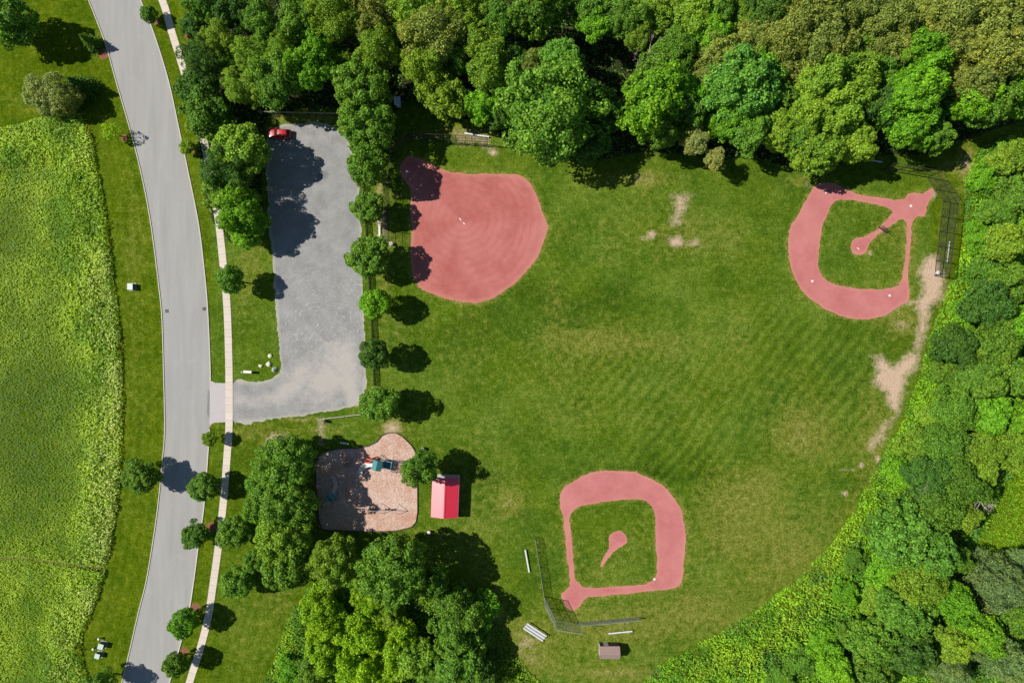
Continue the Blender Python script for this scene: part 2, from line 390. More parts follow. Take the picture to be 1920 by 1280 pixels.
INF_A = [(752, 306), (770, 294), (797, 303), (835, 320), (880, 326), (930, 326), (968, 328), (990, 338), (1004, 362), (1015, 392), (1026, 420), (1023, 442), (1010, 478), (985, 512), (955, 540), (922, 560), (886, 568), (850, 563), (812, 551), (785, 537), (773, 512), (770, 470), (773, 431), (770, 395), (771, 369), (766, 348), (750, 325)]
INF_B = [(1560, 343), (1538, 345), (1525, 352), (1510, 378), (1494, 406), (1481, 430), (1478, 460), (1483, 500), (1496, 533), (1520, 560), (1552, 582), (1590, 596), (1620, 599), (1658, 592), (1685, 575), (1704, 562), (1705, 548), (1702, 520), (1707, 460), (1713, 411), (1733, 404), (1739, 385), (1751, 358), (1745, 354), (1732, 362), (1706, 363), (1690, 374), (1650, 371), (1610, 364), (1580, 352)]
HOLE_B = [(1563, 378), (1550, 405), (1541, 430), (1536, 470), (1535, 498), (1545, 520), (1565, 533), (1600, 540), (1640, 542), (1679, 538), (1690, 524), (1697, 488), (1700, 440), (1697, 414), (1687, 411), (1668, 425), (1645, 441), (1632, 455), (1624, 472), (1613, 478), (1600, 475), (1595, 462), (1602, 448), (1622, 443), (1645, 430), (1668, 405), (1672, 396), (1650, 385), (1610, 377), (1585, 374)]
INF_C = [(1052, 925), (1065, 908), (1090, 893), (1120, 884), (1160, 882), (1190, 884), (1215, 895), (1240, 908), (1262, 930), (1277, 955), (1285, 995), (1283, 1040), (1280, 1080), (1273, 1096), (1260, 1103), (1220, 1107), (1160, 1114), (1120, 1118), (1100, 1120), (1092, 1130), (1080, 1141), (1066, 1140), (1056, 1124), (1054, 1114), (1066, 1100), (1069, 1085), (1064, 1050), (1060, 1010), (1055, 970), (1051, 950)]
HOLE_C = [(1069, 985), (1068, 970), (1077, 955), (1095, 947), (1130, 941), (1170, 936), (1205, 936), (1222, 950), (1229, 970), (1229, 1010), (1232, 1050), (1231, 1075), (1220, 1090), (1190, 1096), (1140, 1100), (1100, 1101), (1086, 1094), (1078, 1080), (1074, 1040)]
MOUND_C = [(1143, 1006), (1150, 998), (1160, 995), (1170, 998), (1176, 1008), (1173, 1018), (1160, 1028), (1146, 1040), (1133, 1056), (1127, 1062), (1129, 1050), (1140, 1028), (1142, 1016)]
PLAY = [(592, 875), (597, 855), (612, 845), (640, 840), (668, 839), (690, 836), (706, 828), (716, 816), (728, 811), (742, 811), (755, 818), (772, 835), (781, 850), (782, 880), (783, 930), (783, 960), (780, 978), (771, 988), (745, 994), (700, 996), (640, 994), (602, 991), (597, 970), (596, 940), (592, 905)]
WOOD_TOP = [(390, -60), (380, 30), (355, 90), (348, 200), (372, 265), (378, 350), (400, 420), (440, 462), (488, 462), (496, 230), (560, 205), (640, 205), (655, 290), (700, 330), (725, 230), (760, 190), (790, 190), (860, 220), (925, 245), (965, 285), (1040, 295), (1100, 305), (1200, 285), (1300, 290), (1340, 305), (1400, 290), (1500, 320), (1570, 310), (1640, 290), (1740, 290), (1830, 255), (1990, 200), (1990, -60)]
WOOD_RIGHT = [(1990, 230), (1860, 262), (1826, 290), (1812, 340), (1808, 400), (1800, 480), (1778, 540), (1752, 600), (1735, 660), (1715, 730), (1690, 790), (1650, 860), (1610, 940), (1560, 1020), (1500, 1080), (1420, 1140), (1330, 1195), (1230, 1250), (1150, 1340), (1990, 1340)]
WOOD_LOW = [(572, 1105), (600, 1085), (680, 1090), (760, 1110), (840, 1100), (890, 1105), (925, 1130), (945, 1190), (985, 1250), (1030, 1300), (1060, 1340), (470, 1340), (505, 1260), (530, 1195), (550, 1140)]

def resample(pts, step):
    p = np.asarray(pts, float); out = []
    for i in range(1, len(p) - 2):
        a, b, c, d = p[i - 1], p[i], p[i + 1], p[i + 2]; m = max(1, int(np.hypot(*(c - b)) / step))
        for k in range(m):
            s_ = k / m
            out.append(0.5 * (2 * b + (c - a) * s_ + (2 * a - 5 * b + 4 * c - d) * s_ ** 2 + (-a + 3 * b - 3 * c + d) * s_ ** 3))
    return np.array(out + [p[-2]])

def world_line(q): return np.stack([(q[:, 0] - 960) * S, (640 - q[:, 1]) * S], 1)

# ------------------------------------------------------------------ the ground
def axis(lo, hi, step):
    return np.concatenate([np.array([-900, -500, -300, -200]) if lo < -90 else np.array([-900, -500, -300, -180, -110]), np.arange(lo, hi, step),
                           np.array([200, 300, 500, 900]) if lo < -90 else np.array([110, 180, 300, 500, 900])])
gx = axis(-112, 112, 0.42); gy = axis(-78, 78, 0.42)
GX, GY = np.meshgrid(gx, gy); ux = GX.ravel() / S + 960; uy = 640 - GY.ravel() / S

def blob(cx, cy, rx, ry, a=1.0, ang=0.0):
    c, s_ = math.cos(math.radians(ang)), math.sin(math.radians(ang)); dx = ux - cx; dy = uy - cy
    return a * np.exp(-(((dx * c + dy * s_) / rx) ** 2 + ((-dx * s_ + dy * c) / ry) ** 2))
def fill(poly, soft=4.0, a=1.0): return a * np.clip(0.5 + sdist(ux, uy, poly) / soft, 0, 1)

dry = np.zeros_like(ux)
for b in [(1110, 640, 100, 30, .42), (1250, 640, 120, 30, .16), (1080, 780, 90, 40, .16), (1500, 1060, 60, 60, .2), (1060, 700, 120, 30, .15), (1300, 450, 90, 35, .30), (955, 940, 26, 22, .55), (1490, 820, 60, 40, .42, 30), (1530, 790, 50, 60, .25),
          (1380, 930, 70, 60, .35), (1420, 1010, 150, 90, .34), (1300, 1150, 120, 50, .33), (1120, 1190, 130, 45, .33), (990, 1195, 40, 40, .45), (1210, 335, 45, 12, .42), (1150, 335, 60, 10, .35),
          (1160, 1165, 90, 30, .2), (930, 1140, 14, 45, .6), (1640, 800, 30, 90, .35), (1690, 600, 40, 30, .55), (1700, 470, 25, 60, .3), (1660, 440, 20, 20, .2), (1812, 310, 16, 36, .9), (1780, 310, 30, 14, .5), (880, 245, 55, 14, .7),
          (470, 480, 26, 60, .35), (455, 560, 26, 60, .2), (580, 222, 90, 9, .75), (640, 245, 16, 14, .6), (712, 360, 10, 30, .9), (740, 366, 16, 10, .5), (745, 450, 18, 9, .45), (720, 540, 14, 40, .35),
          (470, 810, 50, 22, .35), (600, 805, 60, 12, .3), (735, 800, 25, 18, .6), (560, 785, 40, 6, .4), (640, 705, 5, 5, .2), (850, 700, 40, 60, .15), (1120, 1070, 60, 30, .22, -30), (1280, 900, 60, 20, -.1),
          (900, 980, 60, 60, .22), (830, 1000, 60, 10, .3), (250, 470, 22, 120, .22), (255, 690, 18, 120, .10), (100, 200, 60, 20, .15), (60, 190, 60, 14, .12), (520, 1110, 30, 60, .25), (450, 1200, 40, 70, .12),
          (1210, 330, 20, 20, .2), (1300, 400, 20, 20, .2), (1500, 340, 25, 10, .4), (790, 800, 40, 40, .12), (1440, 900, 30, 30, .25), (1000, 1240, 40, 20, .5), (1150, 1262, 110, 16, .5), (1040, 560, 18, 60, .2)]:
    dry += blob(*b)
for poly, wd_ in ((INF_A, 7), (INF_B, 6), (INF_C, 6), (HOLE_C, 4), (HOLE_B, 4)):
    dry += 0.42 * np.exp(-(np.abs(sdist(ux, uy, poly)) / wd_) ** 2)
dry += 0.16 * np.clip(vnoise(ux, uy, 60, 5), 0, 1) * ((ux > 700) & (uy > 320))
soil = np.zeros_like(ux)
for poly, a_ in (([(1735, 480), (1756, 478), (1772, 520), (1767, 560), (1746, 575), (1737, 620), (1722, 662), (1713, 655), (1725, 600), (1714, 570), (1731, 545), (1721, 510)], .95),
                 ([(1636, 668), (1655, 671), (1675, 686), (1700, 664), (1724, 662), (1719, 690), (1700, 706), (1692, 742), (1682, 778), (1668, 762), (1660, 735), (1638, 716), (1645, 690)], 1.0),
                 ([(1660, 788), (1676, 783), (1655, 828), (1633, 850), (1626, 832)], .75),
                 ([(1260, 364), (1297, 364), (1286, 392), (1276, 423), (1256, 424), (1262, 394)], .72),
                 ([(850, 248), (912, 252), (930, 280), (918, 290), (905, 272), (855, 270)], .66),
                 ([(597, 785), (605, 785), (606, 830), (600, 832)], .85),
                 ([(704, 400), (728, 400), (728, 470), (706, 470)], .6),
                 ([(496, 835), (502, 818), (518, 811), (535, 814), (530, 840), (505, 850)], .85)):
    soil = np.maximum(soil, fill(poly, 24, a_ * .92))
for b in [(1269, 453, 15, 11, .95), (1221, 440, 11, 8, .8), (1300, 455, 20, 12, .45), (1204, 445, 6, 6, .6), (735, 803, 16, 14, .75), (1645, 860, 8, 8, .6), (1615, 872, 7, 6, .7), (1585, 925, 7, 6, .7), (985, 1205, 20, 14, .45), (932, 1150, 8, 26, .55), (1690, 850, 4, 4, .3),
          (1712, 568, 20, 8, .55), (672, 757, 10, 6, .9), (1750, 365, 6, 10, .7), (1631, 475, 7, 6, .6), (1515, 348, 8, 6, .4), (1815, 300, 5, 20, .5), (925, 287, 8, 6, .8), (560, 788, 20, 3, .6), (1590, 880, 20, 5, .35), (1690, 610, 20, 14, .4)]:
    soil = np.maximum(soil, blob(*b))
mulch = np.zeros_like(ux)
for cx, cy, r_ in [(294, 40, 7), (233, 259, 7), (361, 281, 7), (396, 988, 10), (366, 1139, 10), (346, 1221, 9), (403, 273, 8), (351, 66, 7), (193, 100, 12), (232, 1265, 6), (414, 905, 4), (302, 884, 5)]:
    mulch = np.maximum(mulch, np.exp(-((ux - cx) ** 2 + (uy - cy) ** 2) / (r_ * 1.1) ** 2))
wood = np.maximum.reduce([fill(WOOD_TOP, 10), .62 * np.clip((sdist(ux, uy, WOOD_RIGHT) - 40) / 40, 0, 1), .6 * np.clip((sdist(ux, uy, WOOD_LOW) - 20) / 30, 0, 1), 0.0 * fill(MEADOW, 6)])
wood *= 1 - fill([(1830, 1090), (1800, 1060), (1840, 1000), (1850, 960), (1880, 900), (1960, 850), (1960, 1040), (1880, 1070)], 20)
# the mowing machine's passes: rolled strips that lie the other way
tone_ = np.zeros_like(ux)
dg = (ux * 0.80 + uy * 0.60)
fieldm = fill([(1120, 640), (1400, 560), (1640, 620), (1640, 800), (1500, 900), (1300, 900), (1120, 860), (1080, 760)], 120)
tone_ += 0.30 * fieldm * np.sin(dg * 2 * math.pi / 20 + 2.2 * vnoise(ux, uy, 90, 11, 2)) * (0.6 + 0.4 * vnoise(ux, uy, 160, 12, 1))
roadx = np.interp(uy, [p[1] for p in ROAD_L], [p[0] for p in ROAD_L])
vergel = (ux < roadx) & (ux > 120)
tone_ += np.where(vergel, 0.22 * np.sin((roadx - ux) * 2 * math.pi / 17) + 0.08 * vnoise(ux, uy, 40, 3), 0)
tone_ += np.where((ux > 395) & (ux < 580) & (uy > 1080), 0.12 * np.sin((ux * 0.97 + uy * 0.22) * 2 * math.pi / 22), 0)
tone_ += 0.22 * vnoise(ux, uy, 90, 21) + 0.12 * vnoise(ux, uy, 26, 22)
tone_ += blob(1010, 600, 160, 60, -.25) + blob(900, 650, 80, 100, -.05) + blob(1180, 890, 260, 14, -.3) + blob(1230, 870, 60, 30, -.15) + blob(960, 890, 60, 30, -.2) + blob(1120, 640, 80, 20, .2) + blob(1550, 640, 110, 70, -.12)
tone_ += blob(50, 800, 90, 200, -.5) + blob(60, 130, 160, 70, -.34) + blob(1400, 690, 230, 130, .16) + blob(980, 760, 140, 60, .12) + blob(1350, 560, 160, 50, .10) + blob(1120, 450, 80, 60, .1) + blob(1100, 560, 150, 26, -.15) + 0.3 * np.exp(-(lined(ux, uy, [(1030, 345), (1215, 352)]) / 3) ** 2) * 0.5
lush_ = np.clip(fill(WOOD_RIGHT, 8) + fill(WOOD_LOW, 8) + np.where(ux < 395, 0.85, 0) + np.where((ux >= 395) & (ux < 590) & (uy > 780), 0.45, 0) + np.where((ux > 1750) & (uy > 250), 0.9, 0) + blob(1150, 310, 200, 26, .35) + blob(900, 300, 90, 18, .5) + blob(900, 850, 90, 30, .1), 0, 1)
nx, ny = len(gx), len(gy)
idx = np.arange(nx * ny).reshape(ny, nx)
Fq = np.stack([idx[:-1, :-1], idx[:-1, 1:], idx[1:, 1:], idx[1:, :-1]], -1).reshape(-1, 4)
me = bpy.data.meshes.new('ground')
me.vertices.add(nx * ny); me.vertices.foreach_set('co', np.stack([GX.ravel(), GY.ravel(), np.zeros(nx * ny)], 1).reshape(-1).astype(np.float32))
me.loops.add(Fq.size); me.loops.foreach_set('vertex_index', Fq.reshape(-1).astype(np.int32))
me.polygons.add(len(Fq)); me.polygons.foreach_set('loop_start', np.arange(0, Fq.size, 4, dtype=np.int32))
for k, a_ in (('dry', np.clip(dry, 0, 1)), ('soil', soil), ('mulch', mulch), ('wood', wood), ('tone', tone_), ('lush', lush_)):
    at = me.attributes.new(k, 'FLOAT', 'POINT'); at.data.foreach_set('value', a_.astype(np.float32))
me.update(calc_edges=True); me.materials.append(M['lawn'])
tag(link('ground', me), kind='structure')

# ------------------------------------------------------------------ road, kerbs, drains, pavement
RL = world_line(resample(ROAD_L, 12)); RR = world_line(resample(ROAD_R, 12))
def edge_attr(poly, wd_):
    return lambda x, y: np.clip(1 - sdist(x, y, poly) / wd_, 0, 1)
road_loop = np.concatenate([RL, RR[::-1]])
def road_stain(x, y):
    f = np.exp(-(lined(x, y, [(395, 735), (393, 775)]) / 4.5) ** 2) * 1.1
    f += 0.34 * np.exp(-(np.minimum(lined(x, y, ROAD_L), lined(x, y, ROAD_R)) / 5) ** 2) + 0.10 * np.exp(-(lined(x, y, [((a_[0] + b_[0]) / 2, (a_[1] + b_[1]) / 2) for a_, b_ in zip(ROAD_L, ROAD_R)]) / 1.5) ** 2)
    f += 0.6 * np.exp(-(lined(x, y, [(388, 670), (389, 690)]) / 2) ** 2) + 0.22 * np.exp(-(lined(x, y, [(312, 586), (385, 588)]) / 1.4) ** 2)
    return f
sheet('road', road_loop, 0.020, M['road'], spacing=0.55, attrs={'stain': road_stain})

def kerb(line, side, y0=None, y1=None):
    """side +1: the kerb lies on the right of the line's direction of travel"""
    mb = MB(); n = len(line); vs = []
    for i in range(n):
        d = line[min(i + 1, n - 1)] - line[max(i - 1, 0)]; d = d / np.hypot(*d); nn = np.array([-d[1], d[0]]) * side
        a = line[i] + nn * 0.0; b = line[i] + nn * 0.17; c = line[i] + nn * 0.19
        vs += [(a[0], a[1], -0.02), (a[0], a[1], 0.12), (a[0] + nn[0] * .02, a[1] + nn[1] * .02, 0.14), (b[0], b[1], 0.14), (c[0], c[1], -0.02)]
    fs = []
    for i in range(n - 1):
        for k in range(4):
            q = (i * 5 + k, i * 5 + k + 1, (i + 1) * 5 + k + 1, (i + 1) * 5 + k)
            fs.append(q if side > 0 else q[::-1])
    mb.add(vs, fs); return mb
tag(kerb(RL, -1).build('kerb', M['kerb']), kind='structure')
yy = 640 - RR[:, 1] / S
tag(kerb(RR[yy < 716], 1).build('kerb', M['kerb']), kind='structure')
tag(kerb(RR[yy > 792], 1).build('kerb', M['kerb']), kind='structure')

WL = world_line(resample(WALK, 3)); seg = np.hypot(*np.diff(WL, axis=0).T); cum = np.concatenate([[0], np.cumsum(seg)])
walk = empty('sidewalk', (0, 0, 0)); tag(walk, kind='structure')
nsl = int(cum[-1] / 1.52); Lt = np.linspace(0, cum[-1], nsl + 1)
for i in range(nsl):
    a = np.array([np.interp(Lt[i] + .015, cum, WL[:, k]) for k in (0, 1)]); b = np.array([np.interp(Lt[i + 1] - .015, cum, WL[:, k]) for k in (0, 1)])
    d = (b - a) / np.hypot(*(b - a)); nn = np.array([-d[1], d[0]]) * 0.73; zt = 0.055 + rnd.uniform(0, .012)
    mb = MB(); p = [a + nn, a - nn, b - nn, b + nn]; c = (a + b) / 2
    vs = [(q[0] - c[0], q[1] - c[1], z) for z in (-.02, zt) for q in p]
    mb.add(vs, [(4, 5, 6, 7), (0, 1, 5, 4), (1, 2, 6, 5), (2, 3, 7, 6), (3, 0, 4, 7)])
    mb.build('slab', M['slab'], walk, (c[0], c[1], 0))

ap = [(394, 716), (424, 717), (424, 792), (393, 792)]
sheet('driveway_apron', np.array([P(393.5, 708), P(397, 714), P(403, 717.5), P(423, 718), P(423, 791), P(402, 792), P(396, 795), P(393, 801)]), 0.024, M['apron'], spacing=1.0)

for (px, py, lab) in ((313, 583, 'square iron storm drain grate against the left kerb of the road'), (383, 579, 'square iron storm drain grate against the right kerb of the road')):
    x, y = P(px, py); r = empty('storm_drain', (x, y, 0.02), 0.06, lab, 'drain', 'storm drains in the road')
    MB().box((0, 0, .008), (.72, .72, .016)).build('frame', M['dark_steel'], r)
    mb = MB()
    for k in range(7): mb.box((-.27 + k * .09, 0, .022), (.05, .56, .014))
    mb.build('grate', M['dark_steel'], r)

# ------------------------------------------------------------------ gravel lot
def lot_tan(x, y):
    f = .62 * np.exp(-(lined(x, y, [(475, 754), (520, 744), (548, 722), (560, 694)]) / 15) ** 2)
    f += 0.6 * np.exp(-(((x - 445) / 18) ** 2 + ((y - 748) / 16) ** 2))
    for cx, cy, r_, a_ in ((597, 715, 9, .75), (618, 715, 14, .5), (660, 710, 18, .5), (655, 680, 22, .3), (665, 752, 14, .9), (530, 702, 6, .7), (610, 640, 60, .12), (660, 735, 14, .5), (600, 250, 60, .25), (620, 690, 50, .5), (600, 735, 44, .42), (650, 650, 34, .28), (540, 760, 40, .22)):
        f += a_ * np.exp(-(((x - cx) / r_) ** 2 + ((y - cy) / r_) ** 2))
    return f
def lot_scr(x, y): return np.clip((y - 430) / 160, 0, 1) * np.clip((x - 515) / 40, 0, 1) * np.clip((750 - y) / 60, 0.15, 1) + 0.08
def lot_stain(x, y): return 0.95 * np.exp(-(((x - 606) / 16) ** 2 + ((y - 328) / 12) ** 2)) + 0.25 * np.exp(-(((x - 635) / 18) ** 2 + ((y - 260) / 12) ** 2))
lot = sheet('gravel_lot', ragged(LOT, 0.45, 0.34, 31), 0.012, M['gravel'], spacing=0.8,
            attrs={'tan': lambda x, y: lot_tan(x, y), 'scratch': lot_scr, 'stain': lot_stain, 'edge': lambda x, y: np.clip(1 - sdist(x, y, LOT) / 11, 0, 1) * np.where(x < 445, .3, 1)}, origin=P(610, 640))

# ------------------------------------------------------------------ infields and play area
sheet('infield', ragged(INF_A, .35, .16, 41), 0.012, M['clay_a'], spacing=1.0, attrs={'edge': edge_attr(INF_A, 13)}, origin=P(866, 414))
hb = ragged(HOLE_B, .35, .14, 43); hc_ = ragged(HOLE_C, .35, .14, 45)
sheet('infield', ragged(INF_B, .35, .16, 42), 0.012, M['clay'], [hb], spacing=1.0, attrs={'edge': lambda x, y: np.clip(1 - np.minimum(sdist(x, y, INF_B), -sdist(x, y, HOLE_B)) / 9, 0, 1)}, origin=P(1600, 470))
sheet('infield', ragged(INF_C, .35, .16, 44), 0.012, M['clay'], [hc_], spacing=1.0, attrs={'edge': lambda x, y: np.clip(1 - np.minimum(sdist(x, y, INF_C), -sdist(x, y, HOLE_C)) / 9, 0, 1)}, origin=P(1160, 1010))
sheet('pitching_mound', ragged(MOUND_C, .3, .16, 46), 0.012, M['clay'], spacing=.6, attrs={'edge': lambda x, y: np.clip(1 - sdist(x, y, MOUND_C) / 7, 0, 1) + np.clip((y - 1028) / 30, 0, .7)}, origin=P(1160, 1015))
pl = ragged(PLAY, .4, .03, 47)
sheet('play_area_wood_chips', pl, 0.020, M['chips'], spacing=1.0)
# timber border round the chips, in short lengths
bd = empty('playground_border', (0, 0, 0), 0, 'low dark timber edging curving round the wood chip play area', 'edging')
q = smooth_loop(PLAY, 16); w = world_line(q)
for i in range(len(w)):
    a, b = w[i], w[(i + 1) % len(w)]; d = b - a; L = np.hypot(*d)
    if L < .3: continue
    c = (a + b) / 2
    MB().box((0, 0, .09), (L * .99, .16, .22)).build('border_timber', M['dark_timber_and_shade'], bd, (c[0], c[1], 0), (0, 0, math.atan2(d[1], d[0])))

# ------------------------------------------------------------------ foliage shapes (unit crowns, shared between trees)
def leaves(pos, nor, rng, la, wa, dirs=None, name='crown', clump=None, mat=None):
    n = len(pos)
    nor = nor / np.linalg.norm(nor, axis=1)[:, None]
    r = dirs if dirs is not None else rng.normal(size=(n, 3))
    tn = r - nor * (r * nor).sum(1)[:, None]; tn /= np.maximum(np.linalg.norm(tn, axis=1), 1e-6)[:, None]
    bn = np.cross(nor, tn)
    l = (la * rng.uniform(.6, 1.3, n))[:, None]; w = (wa * rng.uniform(.6, 1.3, n))[:, None]
    bend = nor * (l * rng.uniform(-.35, .1, n)[:, None])
    V = np.stack([pos - tn * l + bend, pos + bn * w, pos + tn * l + bend, pos - bn * w], 1)
    return quads_mesh(name, V, mat or M['leaf'], {'v': np.clip(rng.normal(.40, .30, n), 0, 1), 'clump': clump if clump is not None else np.zeros(n)})

def unit(v): return v / np.maximum(np.linalg.norm(v, axis=1), 1e-9)[:, None]

def crown(seed, n, K, lr, la, wa, spread=.72, jit=.5, low=-.45, pointy=0.0, drape=0.0, irr=.12, sub=0, fuzz=.35):
    rng = np.random.default_rng(seed)
    k = np.arange(K) + .5; ph = np.arccos(1 - 2 * k / K); th = math.pi * (1 + 5 ** .5) * k
    D = np.stack([np.cos(th) * np.sin(ph), np.sin(th) * np.sin(ph), np.cos(ph)], 1)
    D = unit(D + rng.normal(0, .16, (K, 3))); D = D[D[:, 2] > low]; K = len(D)
    ang = np.arctan2(D[:, 1], D[:, 0])
    uneven = 1 + irr * (np.sin(ang * 2 + rng.uniform(0, 6)) + .7 * np.sin(ang * 3 + rng.uniform(0, 6)) + .5 * np.sin(ang * 5 + rng.uniform(0, 6))) * .7
    R = spread * rng.uniform(.86, 1.12, K) * uneven
    Cc = D * R[:, None]; Cc[:, :2] *= (1 - pointy * np.clip(Cc[:, 2:3], 0, 1))
    Lr = lr * rng.uniform(.7, 1.3, K); cv = np.clip(rng.normal(.4, .35, K), 0, 1)
    if sub:            # each limb's mass breaks up into smaller clumps
        q = np.repeat(np.arange(K), sub); dd = unit(rng.normal(size=(len(q), 3)) + D[q] * .9 + np.array([0, 0, .25]))
        Cs = Cc[q] + dd * (Lr[q] * rng.uniform(.78, 1.12, len(q)))[:, None]; Ls = Lr[q] * rng.uniform(.24, .44, len(q))
        core = Cc; corer = Lr * .66; Cc = np.concatenate([Cs, core]); cv = np.concatenate([np.clip(cv[q] + rng.normal(0, .22, len(q)), 0, 1), cv * .5]); Lr = np.concatenate([Ls, corer]); K = len(Cc)
    Cc = np.concatenate([Cc, rng.normal(0, .22, (max(3, K // 8), 3))]); m = len(Cc) - K
    Lr = np.concatenate([Lr, np.full(m, .42)]); cv = np.concatenate([cv, np.zeros(m)]); Dc = unit(Cc)
    pr = Lr ** 2; pr[K:] *= 1.3; pr /= pr.sum()
    pick = rng.choice(len(Cc), size=int(n * 2.2), p=pr)
    u = unit(rng.normal(size=(len(pick), 3)) + Dc[pick] * .75 + np.array([0, 0, .28]))
    pos = Cc[pick] + u * (Lr[pick] * (rng.uniform(.70, 1.08, len(pick)) + fuzz * np.abs(rng.normal(0, .22, len(pick)))))[:, None]
    inside = np.zeros(len(pick), int)
    for j in range(len(Cc)):
        inside += (((pos - Cc[j]) ** 2).sum(1) < (Lr[j] * .74) ** 2) & (pick != j)
    ok = (inside == 0) | (rng.random(len(pick)) < .10)
    pos = pos[ok][:n]; u = u[ok][:n]; pick = pick[ok][:n]
    if drape: pos[:, 2] -= drape * (pos[:, :2] ** 2).sum(1)
    rr = np.percentile(np.hypot(pos[:, 0], pos[:, 1]), 96); pos[:, :2] /= rr; pos[:, 2] /= max(abs(np.percentile(pos[:, 2], 99)), .5)
    nor = u * .75 + np.array([0, 0, .30]) + rng.normal(0, jit, (len(u), 3))
    dirs = u + rng.normal(0, .8, (len(u), 3))
    return leaves(pos, nor, rng, la, wa, dirs, 'crown', cv[pick])

def conifer(seed, n, whorls=11):
    rng = np.random.default_rng(seed); P_, N_, D_, Cl = [], [], [], []
    for w in range(whorls):
        z = -1 + 2 * w / (whorls - 1); R = (1 - z) / 2 * .95 + .07; nb = max(5, int(13 * R + 4)); off = rng.uniform(0, 6)
        for b in range(nb):
            a = off + 2 * math.pi * b / nb + rng.normal(0, .1); L = R * rng.uniform(.82, 1.1)
            m = max(6, int(n / whorls / nb * (.5 + R))); s_ = rng.uniform(.12, 1, m) ** .7
            d = np.array([math.cos(a), math.sin(a), -.18]); side = np.array([-math.sin(a), math.cos(a), 0])
            p = d * (s_ * L)[:, None] + side * (rng.normal(0, .09, m) * (1.15 - s_) * (L + .15))[:, None]
            p[:, 2] += z + rng.normal(0, .03, m) + .10 * L
            P_.append(p); N_.append(np.array([0, 0, 1.]) + rng.normal(0, .45, (m, 3))); D_.append(np.tile(d, (m, 1)) + rng.normal(0, .45, (m, 3))); Cl.append(np.full(m, rng.uniform(0, .6)))
    return leaves(np.concatenate(P_), np.concatenate(N_), rng, .070, .020, np.concatenate(D_), 'crown', np.concatenate(Cl))

CR = {
    'round':   [crown(100 + i, 9500, 95, .185, .052, .034, .80, .5, irr=.06, fuzz=.35) for i in range(4)],
    'lobed':   [crown(200 + i, 14000, 15, .40, .042, .029, .64, .45, irr=.20, sub=17) for i in range(6)],
    'oak':     [crown(300 + i, 17000, 30, .29, .033, .023, .74, .45, irr=.14, sub=13) for i in range(2)],
    'big':     [crown(350 + i, 15000, 130, .155, .040, .027, .83, .5, irr=.07, fuzz=.35) for i in range(3)],
    'fine':    [crown(400 + i, 15000, 17, .37, .046, .020, .66, .55, irr=.20, sub=18) for i in range(5)],
    'pine':    [crown(500 + i, 11000, 13, .38, .064, .014, .64, .5, irr=.22, sub=9) for i in range(3)],
    'sparse':  [crown(600 + i, 900, 22, .22, .075, .045, .74, .6, irr=.2) for i in range(2)],
    'shrub':   [crown(700 + i, 10000, 14, .38, .044, .030, .64, .5, low=-.1, irr=.22, sub=15) for i in range(4)],
    'willow':  [crown(800 + i, 15000, 20, .34, .060, .011, .68, .45, drape=.25, irr=.14, sub=10) for i in range(3)],
    'spruce':  [conifer(900 + i, 6500) for i in range(2)],
}
def trunk_mesh(seed, limbs=6):
    r = random.Random(seed); mb = MB()
    pts = [(0, 0, -.02), (r.uniform(-.01, .01), r.uniform(-.01, .01), .3), (r.uniform(-.02, .02), r.uniform(-.02, .02), .7), (r.uniform(-.03, .03), r.uniform(-.03, .03), 1.1)]
    mb.tube(pts, [.040, .030, .024, .012], 8)
    for i in range(limbs):
        a = 2 * math.pi * i / limbs + r.uniform(-.4, .4); z = r.uniform(.5, .8); L = r.uniform(.22, .36)
        mb.tube([(0, 0, z), (math.cos(a) * L * .5, math.sin(a) * L * .5, z + L * .35), (math.cos(a) * L, math.sin(a) * L, z + L * .8)], [.016, .011, .005], 6)
    return mb.mesh('trunk', M['bark'], True)
TR = [trunk_mesh(i) for i in range(4)]

